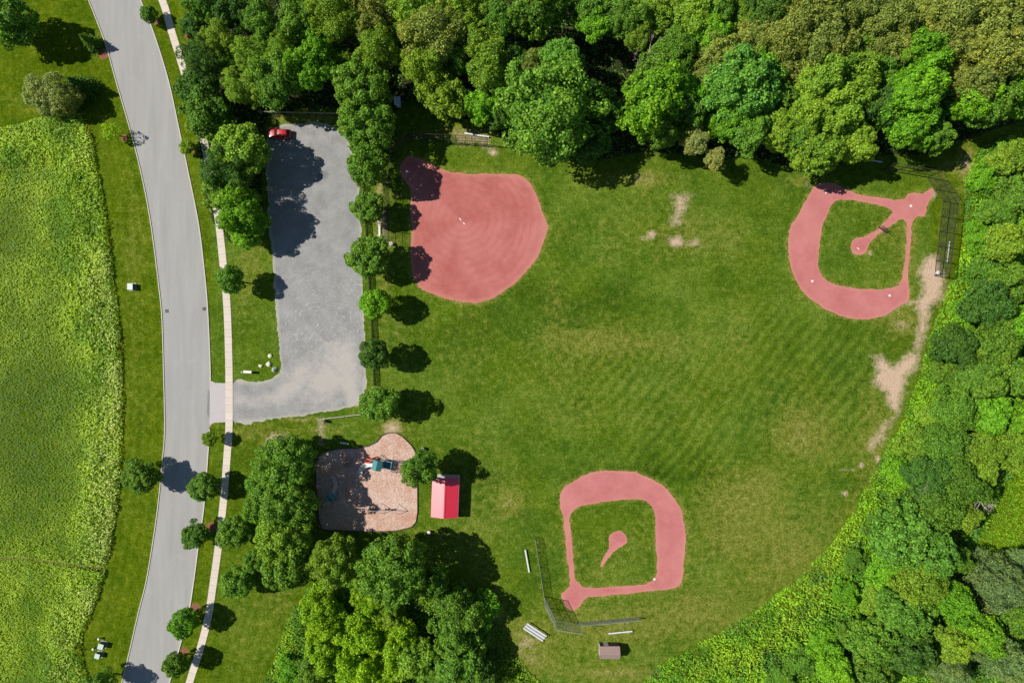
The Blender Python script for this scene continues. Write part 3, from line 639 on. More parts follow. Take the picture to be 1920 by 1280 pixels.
TINT = {
    'dark':   ((.070, .178, .026), 'dark green'),
    'mid':    ((.118, .268, .028), 'mid green'),
    'bright': ((.145, .365, .020), 'bright green'),
    'lime':   ((.225, .420, .014), 'yellowish'),
    'olive':  ((.235, .320, .062), 'olive'),
    'pale':   ((.260, .335, .095), 'pale green'),
    'blue':   ((.125, .320, .042), 'bluish'),
    'grey':   ((.165, .275, .090), 'greyish'),
    'soft':   ((.190, .345, .030), 'light green'),
}
KINDS = {'round': 'round tree', 'lobed': 'lobed tree', 'oak': 'oak-like tree', 'big': 'domed tree', 'fine': 'fine-leaved tree',
         'pine': 'soft-needled tree', 'sparse': 'sapling', 'shrub': 'bushy shrub', 'willow': 'feathery willow', 'spruce': 'spruce'}
trng = random.Random(99); tcount = 0
def tree(px, py, r_px, style, tint, label, group=None, h=None, v=None, name=None, wood=False, cat=None):
    """crown centre seen at (px,py) with radius r_px; h: height of the crown's middle, v: half its height"""
    global tcount
    r0 = r_px * S
    if style == 'shrub': hc = h or (0.42 * r0 + .25); vv = v or r0 * .72
    elif wood: hc = h or (4.2 + 1.05 * r0); vv = v or r0 * 1.15
    else: hc = h or (2.5 + 1.05 * r0); vv = v or r0 * 1.0
    x, y = PH(px, py, hc); r = r0 * (HCAM - hc) / HCAM
    if name is None: name = {'shrub': 'shrub', 'spruce': 'spruce_tree', 'pine': 'pine_tree', 'oak': 'oak_tree', 'willow': 'willow_tree', 'sparse': 'sapling'}.get(style, 'broadleaf_tree')
    root = empty(name, (x, y, 0), 0, label, cat or ('shrub' if style == 'shrub' else 'tree'), group)
    me_ = CR[style][tcount % len(CR[style])]; tcount += 1
    col = TINT[tint][0]; k = trng.uniform(.88, 1.14); g = trng.uniform(.94, 1.06)
    c = link('crown', me_, root, (0, 0, hc), (0, 0, trng.uniform(0, 6.28)), (r * (trng.uniform(1.0, 1.24) if wood else trng.uniform(.98, 1.06)), r * (trng.uniform(1.0, 1.24) if wood else trng.uniform(.98, 1.06)), vv * (trng.uniform(.85, 1.1) if wood else 1)))
    c.color = (col[0] * k * g, col[1] * k, col[2] * k / g, 1)
    tr_ = link('trunk' if style != 'shrub' else 'stem', TR[tcount % 4], root, (0, 0, 0), (0, 0, trng.uniform(0, 6.28)), (max(hc, 2 * r0) * .8, max(hc, 2 * r0) * .8, hc))
    return root

ORD = ['first', 'second', 'third', 'fourth', 'fifth', 'sixth', 'seventh', 'eighth', 'ninth', 'tenth', 'eleventh', 'twelfth', 'thirteenth', 'fourteenth', 'fifteenth', 'sixteenth', 'seventeenth', 'eighteenth', 'nineteenth', 'twentieth', 'twenty-first', 'twenty-second', 'twenty-third', 'twenty-fourth', 'twenty-fifth']

# --- trees that stand on their own
G1 = 'street trees along the road'
for a in [
    (22, 44, 46, 'round', 'mid', 'broad round tree on the lawn cut by the top left corner', None, 6.5),
    (164, 76, 20, 'spruce', 'mid', 'small spruce on the mulch bed left of the road near the top', None, 2.6, 2.4),
    (96, 180, 38, 'pale_', 0, 0),
    (146, 158, 28, 'spruce', 'dark', 'dark pointed spruce behind the pale shrubby tree by the meadow', None, 3.4, 3.2),
    (210, 247, 17, 'sparse', 'lime', 'thin yellowish sapling on the left verge casting a twiggy shadow', G1, 3.0),
    (279, 27, 15, 'round', 'mid', 'small sapling between road and sidewalk nearest the top edge', G1, 2.4),
    (351, 275, 15, 'lobed', 'soft', 'small light green sapling between road and sidewalk beside the gravel lot trees', G1, 2.2),
    (433, 524, 26, 'round', 'mid', 'round tree over the sidewalk left of the gravel lot', None, 5.8, 2.9),
    (393, 823, 14, 'round', 'soft', 'small sapling between road and sidewalk below the driveway', G1, 3.2),
    (383, 912, 27, 'round', 'mid', 'round street tree over the right kerb beside the sidewalk, below the sapling', G1, 4.4, 2.4),
    (264, 895, 34, 'lobed', 'mid', 'loose street tree on the left verge throwing a speckled shadow on the road', G1, 5.1, 2.9),
    (366, 1000, 27, 'lobed', 'mid', 'uneven street tree over the right kerb with a red mulch ring', G1, 4.0, 2.4),
    (438, 996, 31, 'round', 'mid', 'round tree overhanging the sidewalk left of the dense clump', None, 4.4, 2.6),
    (345, 1168, 26, 'round', 'bright', 'street tree over the right kerb, second up from the bottom edge', G1, 4.6, 3.0),
    (332, 1243, 23, 'round', 'mid', 'street tree over the right kerb nearest the bottom edge', G1, 4.2, 2.8),
    (190, 1284, 26, 'lobed', 'mid', 'street tree on the left verge cut by the bottom edge', G1, 4.8, 2.6),
    (692, 482, 39, 'round', 'mid', 'largest round tree of the row between gravel lot and red infield', None, 6.3, 3.7),
    (703, 570, 28, 'round', 'bright', 'small round tree in the fence row below the large one', None, 5.8, 3.1),
    (703, 664, 28, 'round', 'dark', 'small dark tree in the fence row between two others beside the gravel lot', None, 6.2, 3.2),
    (712, 757, 36, 'lobed', 'mid', 'loose tree at the lower right corner of the gravel lot', None, 6.2, 3.6),
    (690, 390, 30, 'round', 'mid', 'small tree at the right gravel edge beside the bench', None, 5.6, 2.9),
    (690, 312, 37, 'round', 'mid', 'tree at the right gravel edge above the small one by the bench', None, 8.2, 4.8),
    (680, 162, 54, 'big', 'mid', 'big domed tree at the upper right corner of the gravel lot', None, 9.4, 5.9),
    (688, 232, 52, 'big', 'mid', 'big domed tree just below its twin at the right gravel edge', None, 8.4, 5.3),
    (789, 878, 34, 'lobed', 'mid', 'tree at the right end of the play area beside the red pavilion', None, 7.6, 4.2),
    (355, 47, 21, 'shrub', 'dark', 'dark rounded shrub right of the sidewalk near the top'),
    (535, 868, 52, 'big', 'mid', 'big domed tree at the upper left of the play area', None, 7.8, 5.4),
    (496, 912, 34, 'round', 'mid', 'smaller tree tucked behind the big dome left of the play area', None, 5.2, 3.4),
    (484, 952, 28, 'round', 'mid', 'small tree on the left side of the dense clump by the play area', None, 4.6, 3.0),
    (543, 946, 48, 'big', 'mid', 'domed tree in the middle of the clump left of the play area', None, 8.0, 5.2),
    (532, 1003, 50, 'big', 'soft', 'domed tree below the middle of the clump left of the play area', None, 7.6, 5.2),
    (540, 1062, 46, 'round', 'mid', 'lowest domed tree of the clump left of the play area', None, 7.0, 4.8),
    (478, 1050, 22, 'round', 'mid', 'small tree left of the clump beside the lowest dome', None, 4.0, 2.4),
    (444, 1092, 30, 'round', 'mid', 'lone round tree on the lawn left of the clump, above the street trees', None, 4.6, 2.9),
    (626, 1052, 46, 'big', 'soft', 'round tree directly below the play area', None, 7.4, 5.0),
    (738, 1066, 64, 'big', 'mid', 'great dark domed tree below the play area, largest of its row', None, 10.2, 7.0),
    (812, 1086, 30, 'round', 'mid', 'narrow tree at the right end of the dome row below the play area', None, 7.5, 5.0),
]:
    if a[3] == 'pale_':
        tree(96, 180, 40, 'fine', 'pale', 'pale shrubby tree at the top edge of the meadow', None, 3.6, 3.4)
        tree(122, 184, 30, 'fine', 'olive', 'dim green shrubby tree between the pale one and the spruce', None, 3.6, 3.2)
        continue
    px, py, r_, st, ti, lab = a[:6]; gp = a[6] if len(a) > 6 else None
    tree(px, py, r_, st, ti, lab, gp, a[7] if len(a) > 7 else None, a[8] if len(a) > 8 else None)

# --- woods: rows of crowns, each row read from left to right (or from top to bottom)
def wood_row(where, side, rows, group, hadd=0.0, vk=1.15, rk=1.0):
    rows = sorted(rows, key=(lambda a: a[0]) if side == 'left' else (lambda a: a[1]))
    for i, (px, py, r_, st, ti) in enumerate(rows):
        h = 4.2 + 1.05 * r_ * S + hadd + trng.uniform(-.6, 1.0)
        if st == 'shrub': h = None
        tree(px, py, r_ * rk, st, ti, '%s %s, %s from %s %s' % (TINT[ti][1], KINDS[st], ORD[i], side, where), group, h, r_ * S * vk if h else None, wood=True)

GT = 'trees of the wood along the top'
wood_row('between the sidewalk and the gravel lot', 'top', [(372, 168, 36, 'round', 'dark'), (388, 218, 40, 'lobed', 'mid'), (455, 282, 43, 'round', 'soft'), (424, 322, 46, 'pine', 'dark'), (412, 364, 30, 'lobed', 'soft'), (456, 402, 40, 'lobed', 'bright'), (458, 440, 27, 'lobed', 'bright')], 'trees left of the gravel lot', -2.6)
wood_row('in wood row above the gravel lot', 'left', [(385, 112, 38, 'pine', 'dark'), (428, 112, 24, 'pine', 'mid'), (472, 108, 32, 'pine', 'soft'), (455, 168, 34, 'pine', 'soft'), (516, 152, 42, 'lobed', 'mid'), (582, 128, 42, 'lobed', 'bright'), (636, 112, 20, 'fine', 'soft')], GT)
wood_row('along the top edge left of the big dome', 'left', [(392, 10, 34, 'lobed', 'mid'), (410, 66, 28, 'pine', 'soft'), (438, 26, 32, 'lobed', 'dark'), (486, 38, 34, 'lobed', 'mid'), (508, 66, 22, 'pine', 'bright'), (524, 96, 30, 'pine', 'soft'), (556, 42, 36, 'lobed', 'mid'), (602, 84, 30, 'lobed', 'bright'), (628, 34, 44, 'fine', 'soft'), (690, 40, 40, 'fine', 'olive'), (708, 90, 38, 'fine', 'soft'), (560, 0, 30, 'lobed', 'mid'), (740, 18, 30, 'fine', 'pale')], GT, 1.5)
wood_row('along the top edge above the red infield', 'left', [(782, 28, 42, 'fine', 'soft'), (812, 70, 52, 'fine', 'olive'), (850, 46, 42, 'fine', 'soft'), (884, 22, 36, 'lobed', 'soft'), (934, 34, 32, 'lobed', 'mid'), (1006, 34, 44, 'lobed', 'mid'), (1040, 10, 30, 'lobed', 'soft'), (1112, 44, 28, 'lobed', 'bright'), (1095, 12, 36, 'lobed', 'mid'), (1170, 34, 38, 'lobed', 'mid'), (1216, 28, 36, 'lobed', 'soft'), (1196, 72, 26, 'fine', 'soft')], GT, 2.0)
wood_row('in the wood middle above the infield', 'left', [(796, 122, 40, 'fine', 'soft'), (764, 70, 30, 'fine', 'mid'), (850, 110, 34, 'fine', 'mid'), (906, 82, 40, 'fine', 'soft'), (918, 130, 42, 'lobed', 'soft'), (958, 112, 28, 'lobed', 'dark'), (1004, 118, 24, 'fine', 'olive'), (1052, 118, 38, 'big', 'blue'), (960, 160, 26, 'lobed', 'mid')], GT, 0.5)
wood_row('along lower wood edge above the infield', 'left', [(830, 176, 44, 'lobed', 'soft'), (905, 206, 30, 'lobed', 'bright'), (936, 222, 24, 'lobed', 'dark'), (1030, 212, 78, 'oak', 'mid'), (1122, 205, 42, 'lobed', 'dark'), (1108, 272, 34, 'lobed', 'dark'), (868, 190, 22, 'shrub', 'bright')], GT, -2.2)
wood_row('along top edge between dead tree and olive canopy', 'left', [(1298, 26, 42, 'lobed', 'soft'), (1342, 14, 36, 'lobed', 'mid'), (1382, 40, 30, 'lobed', 'soft'), (1338, 66, 36, 'lobed', 'bright'), (1440, 12, 42, 'lobed', 'dark')], GT, 1.5)
wood_row('in the wood middle below the dead branches', 'left', [(1262, 104, 42, 'fine', 'mid'), (1226, 142, 42, 'lobed', 'mid'), (1278, 168, 34, 'lobed', 'bright'), (1346, 112, 38, 'fine', 'olive'), (1408, 84, 42, 'fine', 'olive'), (1320, 150, 30, 'fine', 'olive'), (1424, 130, 38, 'lobed', 'bright'), (1455, 128, 34, 'fine', 'olive')], GT, 1.0)
wood_row('along the wood edge right of the dark gap', 'left', [(1214, 194, 54, 'lobed', 'bright'), (1286, 214, 36, 'lobed', 'mid'), (1302, 262, 27, 'fine', 'pale'), (1338, 298, 17, 'fine', 'pale'), (1384, 164, 60, 'big', 'blue'), (1368, 222, 40, 'lobed', 'bright'), (1402, 246, 40, 'lobed', 'mid'), (1456, 184, 36, 'big', 'mid'), (1240, 250, 34, 'lobed', 'mid'), (1450, 246, 36, 'lobed', 'soft')], GT)
wood_row('in the olive canopy along the top edge', 'left', [(1476, 62, 46, 'fine', 'olive'), (1530, 44, 50, 'fine', 'olive'), (1590, 28, 48, 'fine', 'olive'), (1650, 48, 50, 'fine', 'olive'), (1710, 34, 48, 'fine', 'olive'), (1770, 40, 48, 'fine', 'olive'), (1830, 34, 50, 'fine', 'olive'), (1890, 30, 48, 'fine', 'olive')], GT, 2.5)
wood_row('in the second rank of the olive canopy', 'left', [(1502, 96, 44, 'fine', 'olive'), (1556, 84, 40, 'fine', 'olive'), (1690, 78, 40, 'fine', 'olive'), (1784, 94, 46, 'fine', 'olive'), (1852, 110, 50, 'fine', 'olive'), (1908, 96, 44, 'fine', 'olive'), (1630, 94, 36, 'fine', 'olive'), (1826, 146, 42, 'fine', 'olive')], GT, 2.0)
wood_row('in the green rank below the olive canopy', 'left', [(1590, 100, 40, 'lobed', 'mid'), (1532, 152, 46, 'lobed', 'soft'), (1602, 162, 44, 'lobed', 'soft'), (1642, 136, 36, 'lobed', 'mid'), (1724, 112, 50, 'lobed', 'bright'), (1714, 172, 54, 'lobed', 'bright'), (1650, 196, 34, 'lobed', 'dark'), (1815, 186, 40, 'lobed', 'bright'), (1856, 196, 38, 'lobed', 'mid'), (1904, 172, 40, 'lobed', 'bright')], GT, 1.5)
wood_row('overhanging the upper right ball field', 'left', [(1508, 222, 42, 'lobed', 'soft'), (1570, 216, 46, 'lobed', 'soft'), (1708, 232, 46, 'lobed', 'bright'), (1744, 258, 30, 'lobed', 'mid'), (1602, 264, 38, 'lobed', 'soft'), (1528, 280, 40, 'lobed', 'soft'), (1488, 266, 32, 'lobed', 'mid')], GT, 0.5)

GR = 'trees of the thicket on the right'
wood_row('down the thicket against the right edge', 'top', [(1884, 298, 40, 'shrub', 'soft'), (1902, 362, 40, 'shrub', 'mid'), (1892, 452, 40, 'lobed', 'soft'), (1900, 532, 40, 'lobed', 'mid'), (1902, 612, 42, 'lobed', 'bright'), (1900, 700, 42, 'lobed', 'mid'), (1902, 782, 40, 'lobed', 'bright'), (1884, 842, 38, 'fine', 'soft'), (1914, 1056, 26, 'willow', 'grey'), (1866, 1094, 52, 'willow', 'grey'), (1906, 1160, 38, 'lobed', 'mid'), (1874, 1232, 44, 'willow', 'grey'), (1912, 1254, 34, 'willow', 'grey')], GR, -1.3, 1.15, .90)
wood_row('down the middle of the thicket', 'top', [(1842, 332, 28, 'shrub', 'bright'), (1862, 402, 38, 'shrub', 'mid'), (1852, 502, 38, 'shrub', 'mid'), (1850, 572, 46, 'lobed', 'dark'), (1852, 650, 44, 'lobed', 'mid'), (1832, 714, 44, 'lobed', 'mid'), (1852, 774, 44, 'lobed', 'bright'), (1830, 842, 42, 'fine', 'soft'), (1792, 902, 46, 'fine', 'mid'), (1836, 884, 30, 'fine', 'soft'), (1756, 952, 42, 'fine', 'mid'), (1798, 962, 32, 'fine', 'soft'), (1742, 1032, 46, 'big', 'blue'), (1786, 1042, 28, 'fine', 'mid'), (1722, 1092, 44, 'fine', 'soft'), (1782, 1122, 42, 'lobed', 'bright'), (1832, 1174, 44, 'lobed', 'bright'), (1784, 1206, 40, 'lobed', 'soft'), (1704, 1222, 46, 'lobed', 'dark'), (1782, 1258, 38, 'willow', 'grey')], GR, -1.3, 1.15, .90)
wood_row('along the field side of the thicket', 'top', [(1832, 446, 30, 'shrub', 'bright'), (1812, 590, 30, 'shrub', 'bright'), (1792, 644, 38, 'lobed', 'dark'), (1770, 702, 34, 'shrub', 'mid'), (1782, 764, 42, 'fine', 'mid'), (1744, 784, 28, 'shrub', 'soft'), (1712, 832, 36, 'shrub', 'soft'), (1770, 834, 42, 'fine', 'mid'), (1732, 892, 44, 'fine', 'dark'), (1684, 892, 32, 'shrub', 'bright'), (1652, 990, 36, 'shrub', 'mid'), (1692, 1002, 54, 'big', 'blue'), (1662, 1064, 42, 'shrub', 'bright'), (1602, 1052, 26, 'shrub', 'mid'), (1582, 1112, 28, 'shrub', 'bright'), (1642, 1124, 34, 'shrub', 'soft'), (1690, 1154, 48, 'lobed', 'mid'), (1640, 1200, 44, 'lobed', 'mid'), (1590, 1184, 38, 'shrub', 'mid'), (1540, 1204, 34, 'shrub', 'bright'), (1502, 1236, 30, 'shrub', 'mid'), (1562, 1254, 40, 'lobed', 'bright'), (1632, 1264, 40, 'lobed', 'mid'), (1462, 1272, 30, 'shrub', 'mid')], GR, -1.9, 1.0, .90)
GL = 'trees of the thicket along the bottom'
wood_row('in the upper half of the bottom thicket', 'left', [(606, 1150, 40, 'lobed', 'lime'), (702, 1124, 34, 'lobed', 'lime'), (734, 1152, 30, 'lobed', 'soft'), (684, 1186, 42, 'lobed', 'lime'), (862, 1138, 42, 'lobed', 'mid'), (906, 1146, 32, 'shrub', 'bright'), (850, 1192, 44, 'lobed', 'mid'), (894, 1190, 26, 'lobed', 'mid')], GL, -4.9)
wood_row('in the lower half of the bottom thicket', 'left', [(620, 1212, 38, 'lobed', 'lime'), (744, 1196, 36, 'lobed', 'lime'), (664, 1246, 38, 'lobed', 'lime'), (722, 1252, 36, 'lobed', 'lime'), (772, 1226, 40, 'lobed', 'soft'), (592, 1252, 34, 'lobed', 'mid'), (544, 1256, 30, 'shrub', 'bright'), (868, 1238, 46, 'lobed', 'mid'), (904, 1252, 28, 'lobed', 'dark'), (806, 1262, 28, 'shrub', 'mid')], GL, -4.9)

# --- leafless branches
def dead_tree(px, py, r_px, seed, label, hc):
    rr = random.Random(seed); x, y = PH(px, py, hc); root = empty('dead_tree', (x, y, 0), 0, label, 'dead tree'); R = r_px * S
    mb = MB(); mb.tube([(0, 0, -.1), (.1, .05, hc * .5), (0, 0, hc * .85)], [.2, .15, .09], 7); mb.build('trunk', M['deadwood'], root, smooth=True)
    def grow(mb, p, d, L, r, depth):
        q = p + d * L; mid_ = p + d * L * .5 + Vector((rr.uniform(-1, 1), rr.uniform(-1, 1), rr.uniform(-1, 1))) * L * .08
        mb.tube([p, mid_, q], [r, r * .8, r * .55], 5, False)
        if depth:
            for k in range(3):
                nd = (d + Vector((rr.uniform(-1, 1), rr.uniform(-1, 1), rr.uniform(-.4, .7))) * .75).normalized()
                grow(mb, p + d * L * rr.uniform(.5, 1), nd, L * rr.uniform(.5, .75), r * .6, depth - 1)
    for k in range(8):
        a = 2 * math.pi * k / 8 + rr.uniform(-.3, .3); d = Vector((math.cos(a), math.sin(a), rr.uniform(.15, .8))).normalized()
        mb = MB(); grow(mb, Vector((0, 0, hc * rr.uniform(.6, .85))), d, R * .55, .085, 3); mb.build('branch', M['deadwood'], root)
dead_tree(1222, 86, 34, 1, 'bare dead tree with brown branches in the gap of the top wood', 13.0)
dead_tree(1270, 128, 22, 2, 'small bare dead crown between green trees below the larger dead tree', 13.5)
dead_tree(1838, 838, 22, 3, 'bare grey branches poking out of the thicket right of its middle', 10.0)
dead_tree(1848, 944, 26, 4, 'bare grey branches at the edge of the bright clearing in the thicket', 7.5)
dead_tree(1752, 928, 22, 5, 'pale bare branches in the thicket left of the clearing', 11.5)

# ------------------------------------------------------------------ tall meadow, weeds and undergrowth
def herbs(name, poly, dens, colf, zf, la, wa, seed, tilt=.6, hole=None, upright=0.0, gain=1.9, flat=None):
    rng = np.random.default_rng(seed); p = np.asarray(poly, float); x0, y0 = p.min(0); x1, y1 = p.max(0)
    n = int((x1 - x0) * (y1 - y0) * S * S * dens); x = rng.uniform(x0, x1, n); y = rng.uniform(y0, y1, n)
    ok = sdist(x, y, p) > vnoise(x, y, 14, seed) * 3 
    if hole is not None: ok &= ~inpoly(x, y, np.asarray(hole, float))
    x = x[ok]; y = y[ok]; n = len(x)
    z0, z1 = zf(x, y); z = z0 + (z1 - z0) * rng.uniform(0, 1, n) ** .6
    pos = np.stack([(x - 960) * S, (640 - y) * S, z], 1)
    nor = np.array([0, 0, 1.0]) + rng.normal(0, tilt, (n, 3)); nor = unit(nor)
    rd = rng.normal(size=(n, 3)) + np.array([0, 0, upright]); tn = unit(rd - nor * (rd * nor).sum(1)[:, None]); bn = np.cross(nor, tn)
    l = (la * rng.uniform(.5, 1.4, n))[:, None]; w_ = (wa * rng.uniform(.5, 1.4, n))[:, None]
    if flat is not None:
        fl = flat(x, y)[:, None]; l = l * (1 - .5 * fl); w_ = w_ * (1 - .25 * fl); nor = unit(nor * (1 - .7 * fl) + np.array([0, 0, 1.0]) * .7 * fl); tn = unit(tn - nor * (tn * nor).sum(1)[:, None]); bn = np.cross(nor, tn)
    V = np.stack([pos - tn * l, pos + bn * w_, pos + tn * l + nor * l * .2, pos - bn * w_], 1)
    cols = gain * colf(x, y, rng) * np.clip(rng.normal(1, .22, n), .45, 1.6)[:, None] ** (1 if flat is None else (1 - .6 * flat(x, y)[:, None]))
    o = link(name, quads_mesh(name, V, M['herb'], None, np.clip(cols, 0.003, .8)))
    return o
def lerp(a, b, f): return np.asarray(a)[None] * (1 - f[:, None]) + np.asarray(b)[None] * f[:, None]
def meadow_low(x, y):    # flattened, finer grass away from the rough strip beside the verge
    ex = np.interp(y, [p_[1] for p_ in MEADOW[4:18]], [p_[0] for p_ in MEADOW[4:18]])
    f = .78 * np.clip((ex - x - 50) / 40, 0, 1) + .30 * vnoise(x, y, 70, 57)
    f += .75 * np.exp(-(((x - 50) / 85) ** 2 + ((y - 800) / 190) ** 2)) + .4 * np.exp(-(((x - 40) / 50) ** 2 + ((y - 1180) / 80) ** 2)) + .3 * np.exp(-(((x - 20) / 60) ** 2 + ((y - 400) / 70) ** 2))
    f -= .9 * np.exp(-(((x - 40) / 90) ** 2 + ((y - 285) / 40) ** 2))
    return np.clip(f, 0, 1)
def meadow_col(x, y, rng):
    f = np.clip(.5 + 1.0 * vnoise(x, y, 60, 51, 4), 0, 1); c = lerp((.085, .170, .008), (.215, .315, .020), f)
    g = np.clip(.8 * vnoise(x, y, 22, 52) + .1, 0, 1); c = c * (1 - .45 * g[:, None]) + np.array([.05, .12, .016]) * .45 * g[:, None]
    lo = np.clip(1.25 * np.exp(-(((x - 50) / 85) ** 2 + ((y - 800) / 200) ** 2)) + .8 * np.exp(-(((x - 20) / 45) ** 2 + ((y - 420) / 70) ** 2)) + .25 * vnoise(x, y, 50, 58), 0, 1); c = c * (1 - .85 * lo[:, None]) + np.array([.036, .088, .004]) * .85 * lo[:, None]
    ex = np.interp(y, [p_[1] for p_ in MEADOW[4:18]], [p_[0] for p_ in MEADOW[4:18]])
    pale = np.clip(1.15 - (ex - x) / 66, 0, 1) * np.clip(.55 + .6 * vnoise(x, y, 60, 53), 0, 1) * np.where((y > 340) & (y < 470), .3, 1)
    pick = rng.random(len(x)) < pale * .85
    c[pick] = lerp((.20, .28, .045), (.36, .41, .11), rng.random(pick.sum()) ** 1.5)
    ln = lined(x, y, [(-20, 1046), (60, 1048), (120, 1056), (205, 1064)]) < 2.2; c[ln] = (.16, .15, .04)
    return c
def meadow_z(x, y):
    lo = meadow_low(x, y); top = .30 + .95 * (1 - lo) + .55 * vnoise(x, y, 22, 54) * (1 - lo * .85) + .25 * vnoise(x, y, 7, 55, 1) * (1 - lo)
    e = np.clip(sdist(x, y, MEADOW) / 4, .35, 1); ln = lined(x, y, [(-20, 1046), (60, 1048), (120, 1056), (205, 1064)])
    top = np.clip(top * e * np.clip(ln / 5, .15, 1), .12, 1.7); return top * .25, top
tag(herbs('meadow_grass', MEADOW, 27, meadow_col, meadow_z, .25, .09, 61, .5, gain=2.2, flat=meadow_low), 'tall tangled meadow grass with pale seed heads left of the road', 'grass', kind='stuff')

CLEAR = [(1812, 1100), (1796, 1062), (1838, 1000), (1850, 960), (1872, 905), (1940, 850), (1990, 850), (1990, 1030), (1886, 1052), (1850, 1080)]
def weed_col(x, y, rng):
    e = -sdist(x, y, WOOD_RIGHT); f = np.clip(.55 + .7 * vnoise(x, y, 40, 71), 0, 1); c = lerp((.060, .165, .012), (.150, .300, .012), f)
    yl = np.clip(np.exp(-(lined(x, y, [(1300, 1260), (1440, 1210), (1530, 1090), (1590, 990)]) / 26) ** 2) + .5 * vnoise(x, y, 30, 72), 0, 1)
    c = c * (1 - .45 * yl[:, None]) + np.array([.25, .34, .015]) * .45 * yl[:, None]
    d = np.clip(vnoise(x, y, 30, 73) * 1.6, 0, 1); c = c * (1 - .75 * d[:, None]) + np.array([.040, .115, .018]) * .75 * d[:, None]
    return c
def weed_z(x, y):
    e = np.clip(sdist(x, y, WOOD_RIGHT) / 22, .15, 1); top = e * (1.3 + 1.1 * vnoise(x, y, 20, 74)); return top * .2, np.clip(top, .15, 2.2)
tag(herbs('edge_weeds', WOOD_RIGHT, 24, weed_col, weed_z, .26, .12, 81, .6, CLEAR), 'bright green weeds and brambles covering the ground of the right thicket', 'weeds', kind='stuff')
tag(herbs('clearing_grass', CLEAR, 26, lambda x, y, r: lerp((.10, .24, .010), (.19, .34, .012), np.clip(.5 + .6 * vnoise(x, y, 40, 75), 0, 1)), lambda x, y: (x * 0 + .05, x * 0 + .35), .16, .07, 82, .3, gain=1.5), 'bright tall grass in the small clearing of the right thicket', 'grass', kind='stuff')
def low_col(x, y, rng):
    f = np.clip(.5 + .7 * vnoise(x, y, 30, 76), 0, 1); c = lerp((.060, .150, .014), (.160, .280, .012), f)
    return c * np.where(x > 770, .75, 1.0)[:, None]
tag(herbs('thicket_weeds', WOOD_LOW, 22, low_col, lambda x, y: (.15 + x * 0, np.clip(sdist(x, y, WOOD_LOW) / 20, .15, 1) * (1.1 + .5 * vnoise(x, y, 18, 77)) + .1), .26, .12, 83, .6), 'yellow green weeds covering the ground of the bottom thicket', 'weeds', kind='stuff')
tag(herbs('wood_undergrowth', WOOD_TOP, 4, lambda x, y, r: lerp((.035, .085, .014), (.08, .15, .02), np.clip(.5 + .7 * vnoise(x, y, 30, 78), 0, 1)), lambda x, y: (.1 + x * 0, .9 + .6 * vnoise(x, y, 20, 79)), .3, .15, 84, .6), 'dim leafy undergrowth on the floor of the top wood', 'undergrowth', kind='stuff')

# ------------------------------------------------------------------ red roofed pavilion
t = NT('red_metal_roof'); a = t.mix(t.noise(0.6, 3, .6), (.72, .010, .036), (.80, .018, .050)); M['red_roof'] = t.out(a, .46, 1.0); t.b.inputs['Coat Weight'].default_value = .7; t.b.inputs['Coat Roughness'].default_value = .46; t.b.inputs['Coat IOR'].default_value = 1.8
M['red_paint'] = plain('red_trim', (.62, .03, .05), .5, .4)
x, y = PH(834.3, 932.5, 2.8)
pv = empty('pavilion', (x, y, 0), math.radians(-2.2), 'open picnic pavilion with ribbed red metal gable roof beside the play area', 'pavilion')
MB().box((.28, .1, .03), (4.7, 7.9, .14)).build('floor_slab', M['concrete'], pv)
for sx in (-1, 1):
    for k in range(4): MB().box((sx * 2.1, -3.4 + k * 2.27, 1.28), (.16, .16, 2.5)).build('post', M['white'], pv, bevel=.01)
    MB().box((sx * 2.1, 0, 2.52), (.12, 7.4, .2)).build('beam', M['white'], pv)
pit = math.radians(20.5); hw = 2.66; run = hw / math.cos(pit)
for sx, nm in ((-1, 'roof_slope'), (1, 'roof_slope')):
    ro = link(nm, MB().box((run / 2, 0, 0), (run, 7.95, .05)).mesh(nm, M['red_roof']), pv, (0, 0, 3.58), (0, pit, 0) if sx > 0 else (0, pit, math.pi))
    for k in range(20):
        MB().box((run / 2, -3.9 + k * 7.8 / 19, .036), (run, .045, .03)).build('seam', M['red_roof'], ro)
    MB().box((run + .012, 0, -.06), (.03, 7.97, .16)).build('fascia', M['red_paint'] if sx < 0 else M['white'], ro)
MB().box((0, 0, 3.62), (.26, 8.0, .05)).build('ridge_cap', M['red_roof'], pv, bevel=.015)
for s_ in (-1, 1):
    g = MB(); g.add([(-2.3, s_ * 3.86, 2.66), (2.3, s_ * 3.86, 2.66), (0, s_ * 3.86, 3.5)], [(0, 1, 2)]); g.build('gable', M['white'], pv)

# ------------------------------------------------------------------ small equipment shed
t = NT('shingles'); a = t.mix(t.noise(2.5, 5, .7), (.27, .175, .155), (.43, .30, .275)); a = t.mix(t.math('MULTIPLY', t.ramp(t.noise(9, 3, .8), [(.3, 1), (.5, 0)]), .4), a, (.16, .10, .09)); M['shingle'] = t.out(a, .9, .15)
M['shed_wall'] = plain('shed_boards', (.50, .47, .44), .8, .2, var=.2)
x, y = PH(1143.5, 1224.5, 2.5)
sh_ = empty('equipment_shed', (x, y, 0), 0, 'small equipment shed with brown shingle gable roof below the lower ball field', 'shed')
W_, D_ = 3.7, 2.3
for k, (c, d) in enumerate((((0, -D_ / 2, 1.0), (W_, .08, 2.0)), ((-W_ / 2, 0, 1.0), (.08, D_, 2.0)), ((W_ / 2, 0, 1.0), (.08, D_, 2.0)), ((0, D_ / 2, 1.0), (W_, .08, 2.0)))):
    MB().box(c, d).build('wall', M['shed_wall'] if k < 3 else M['dark_timber_and_shade'], sh_)  # north front coloured dark: shade of the open side is painted in
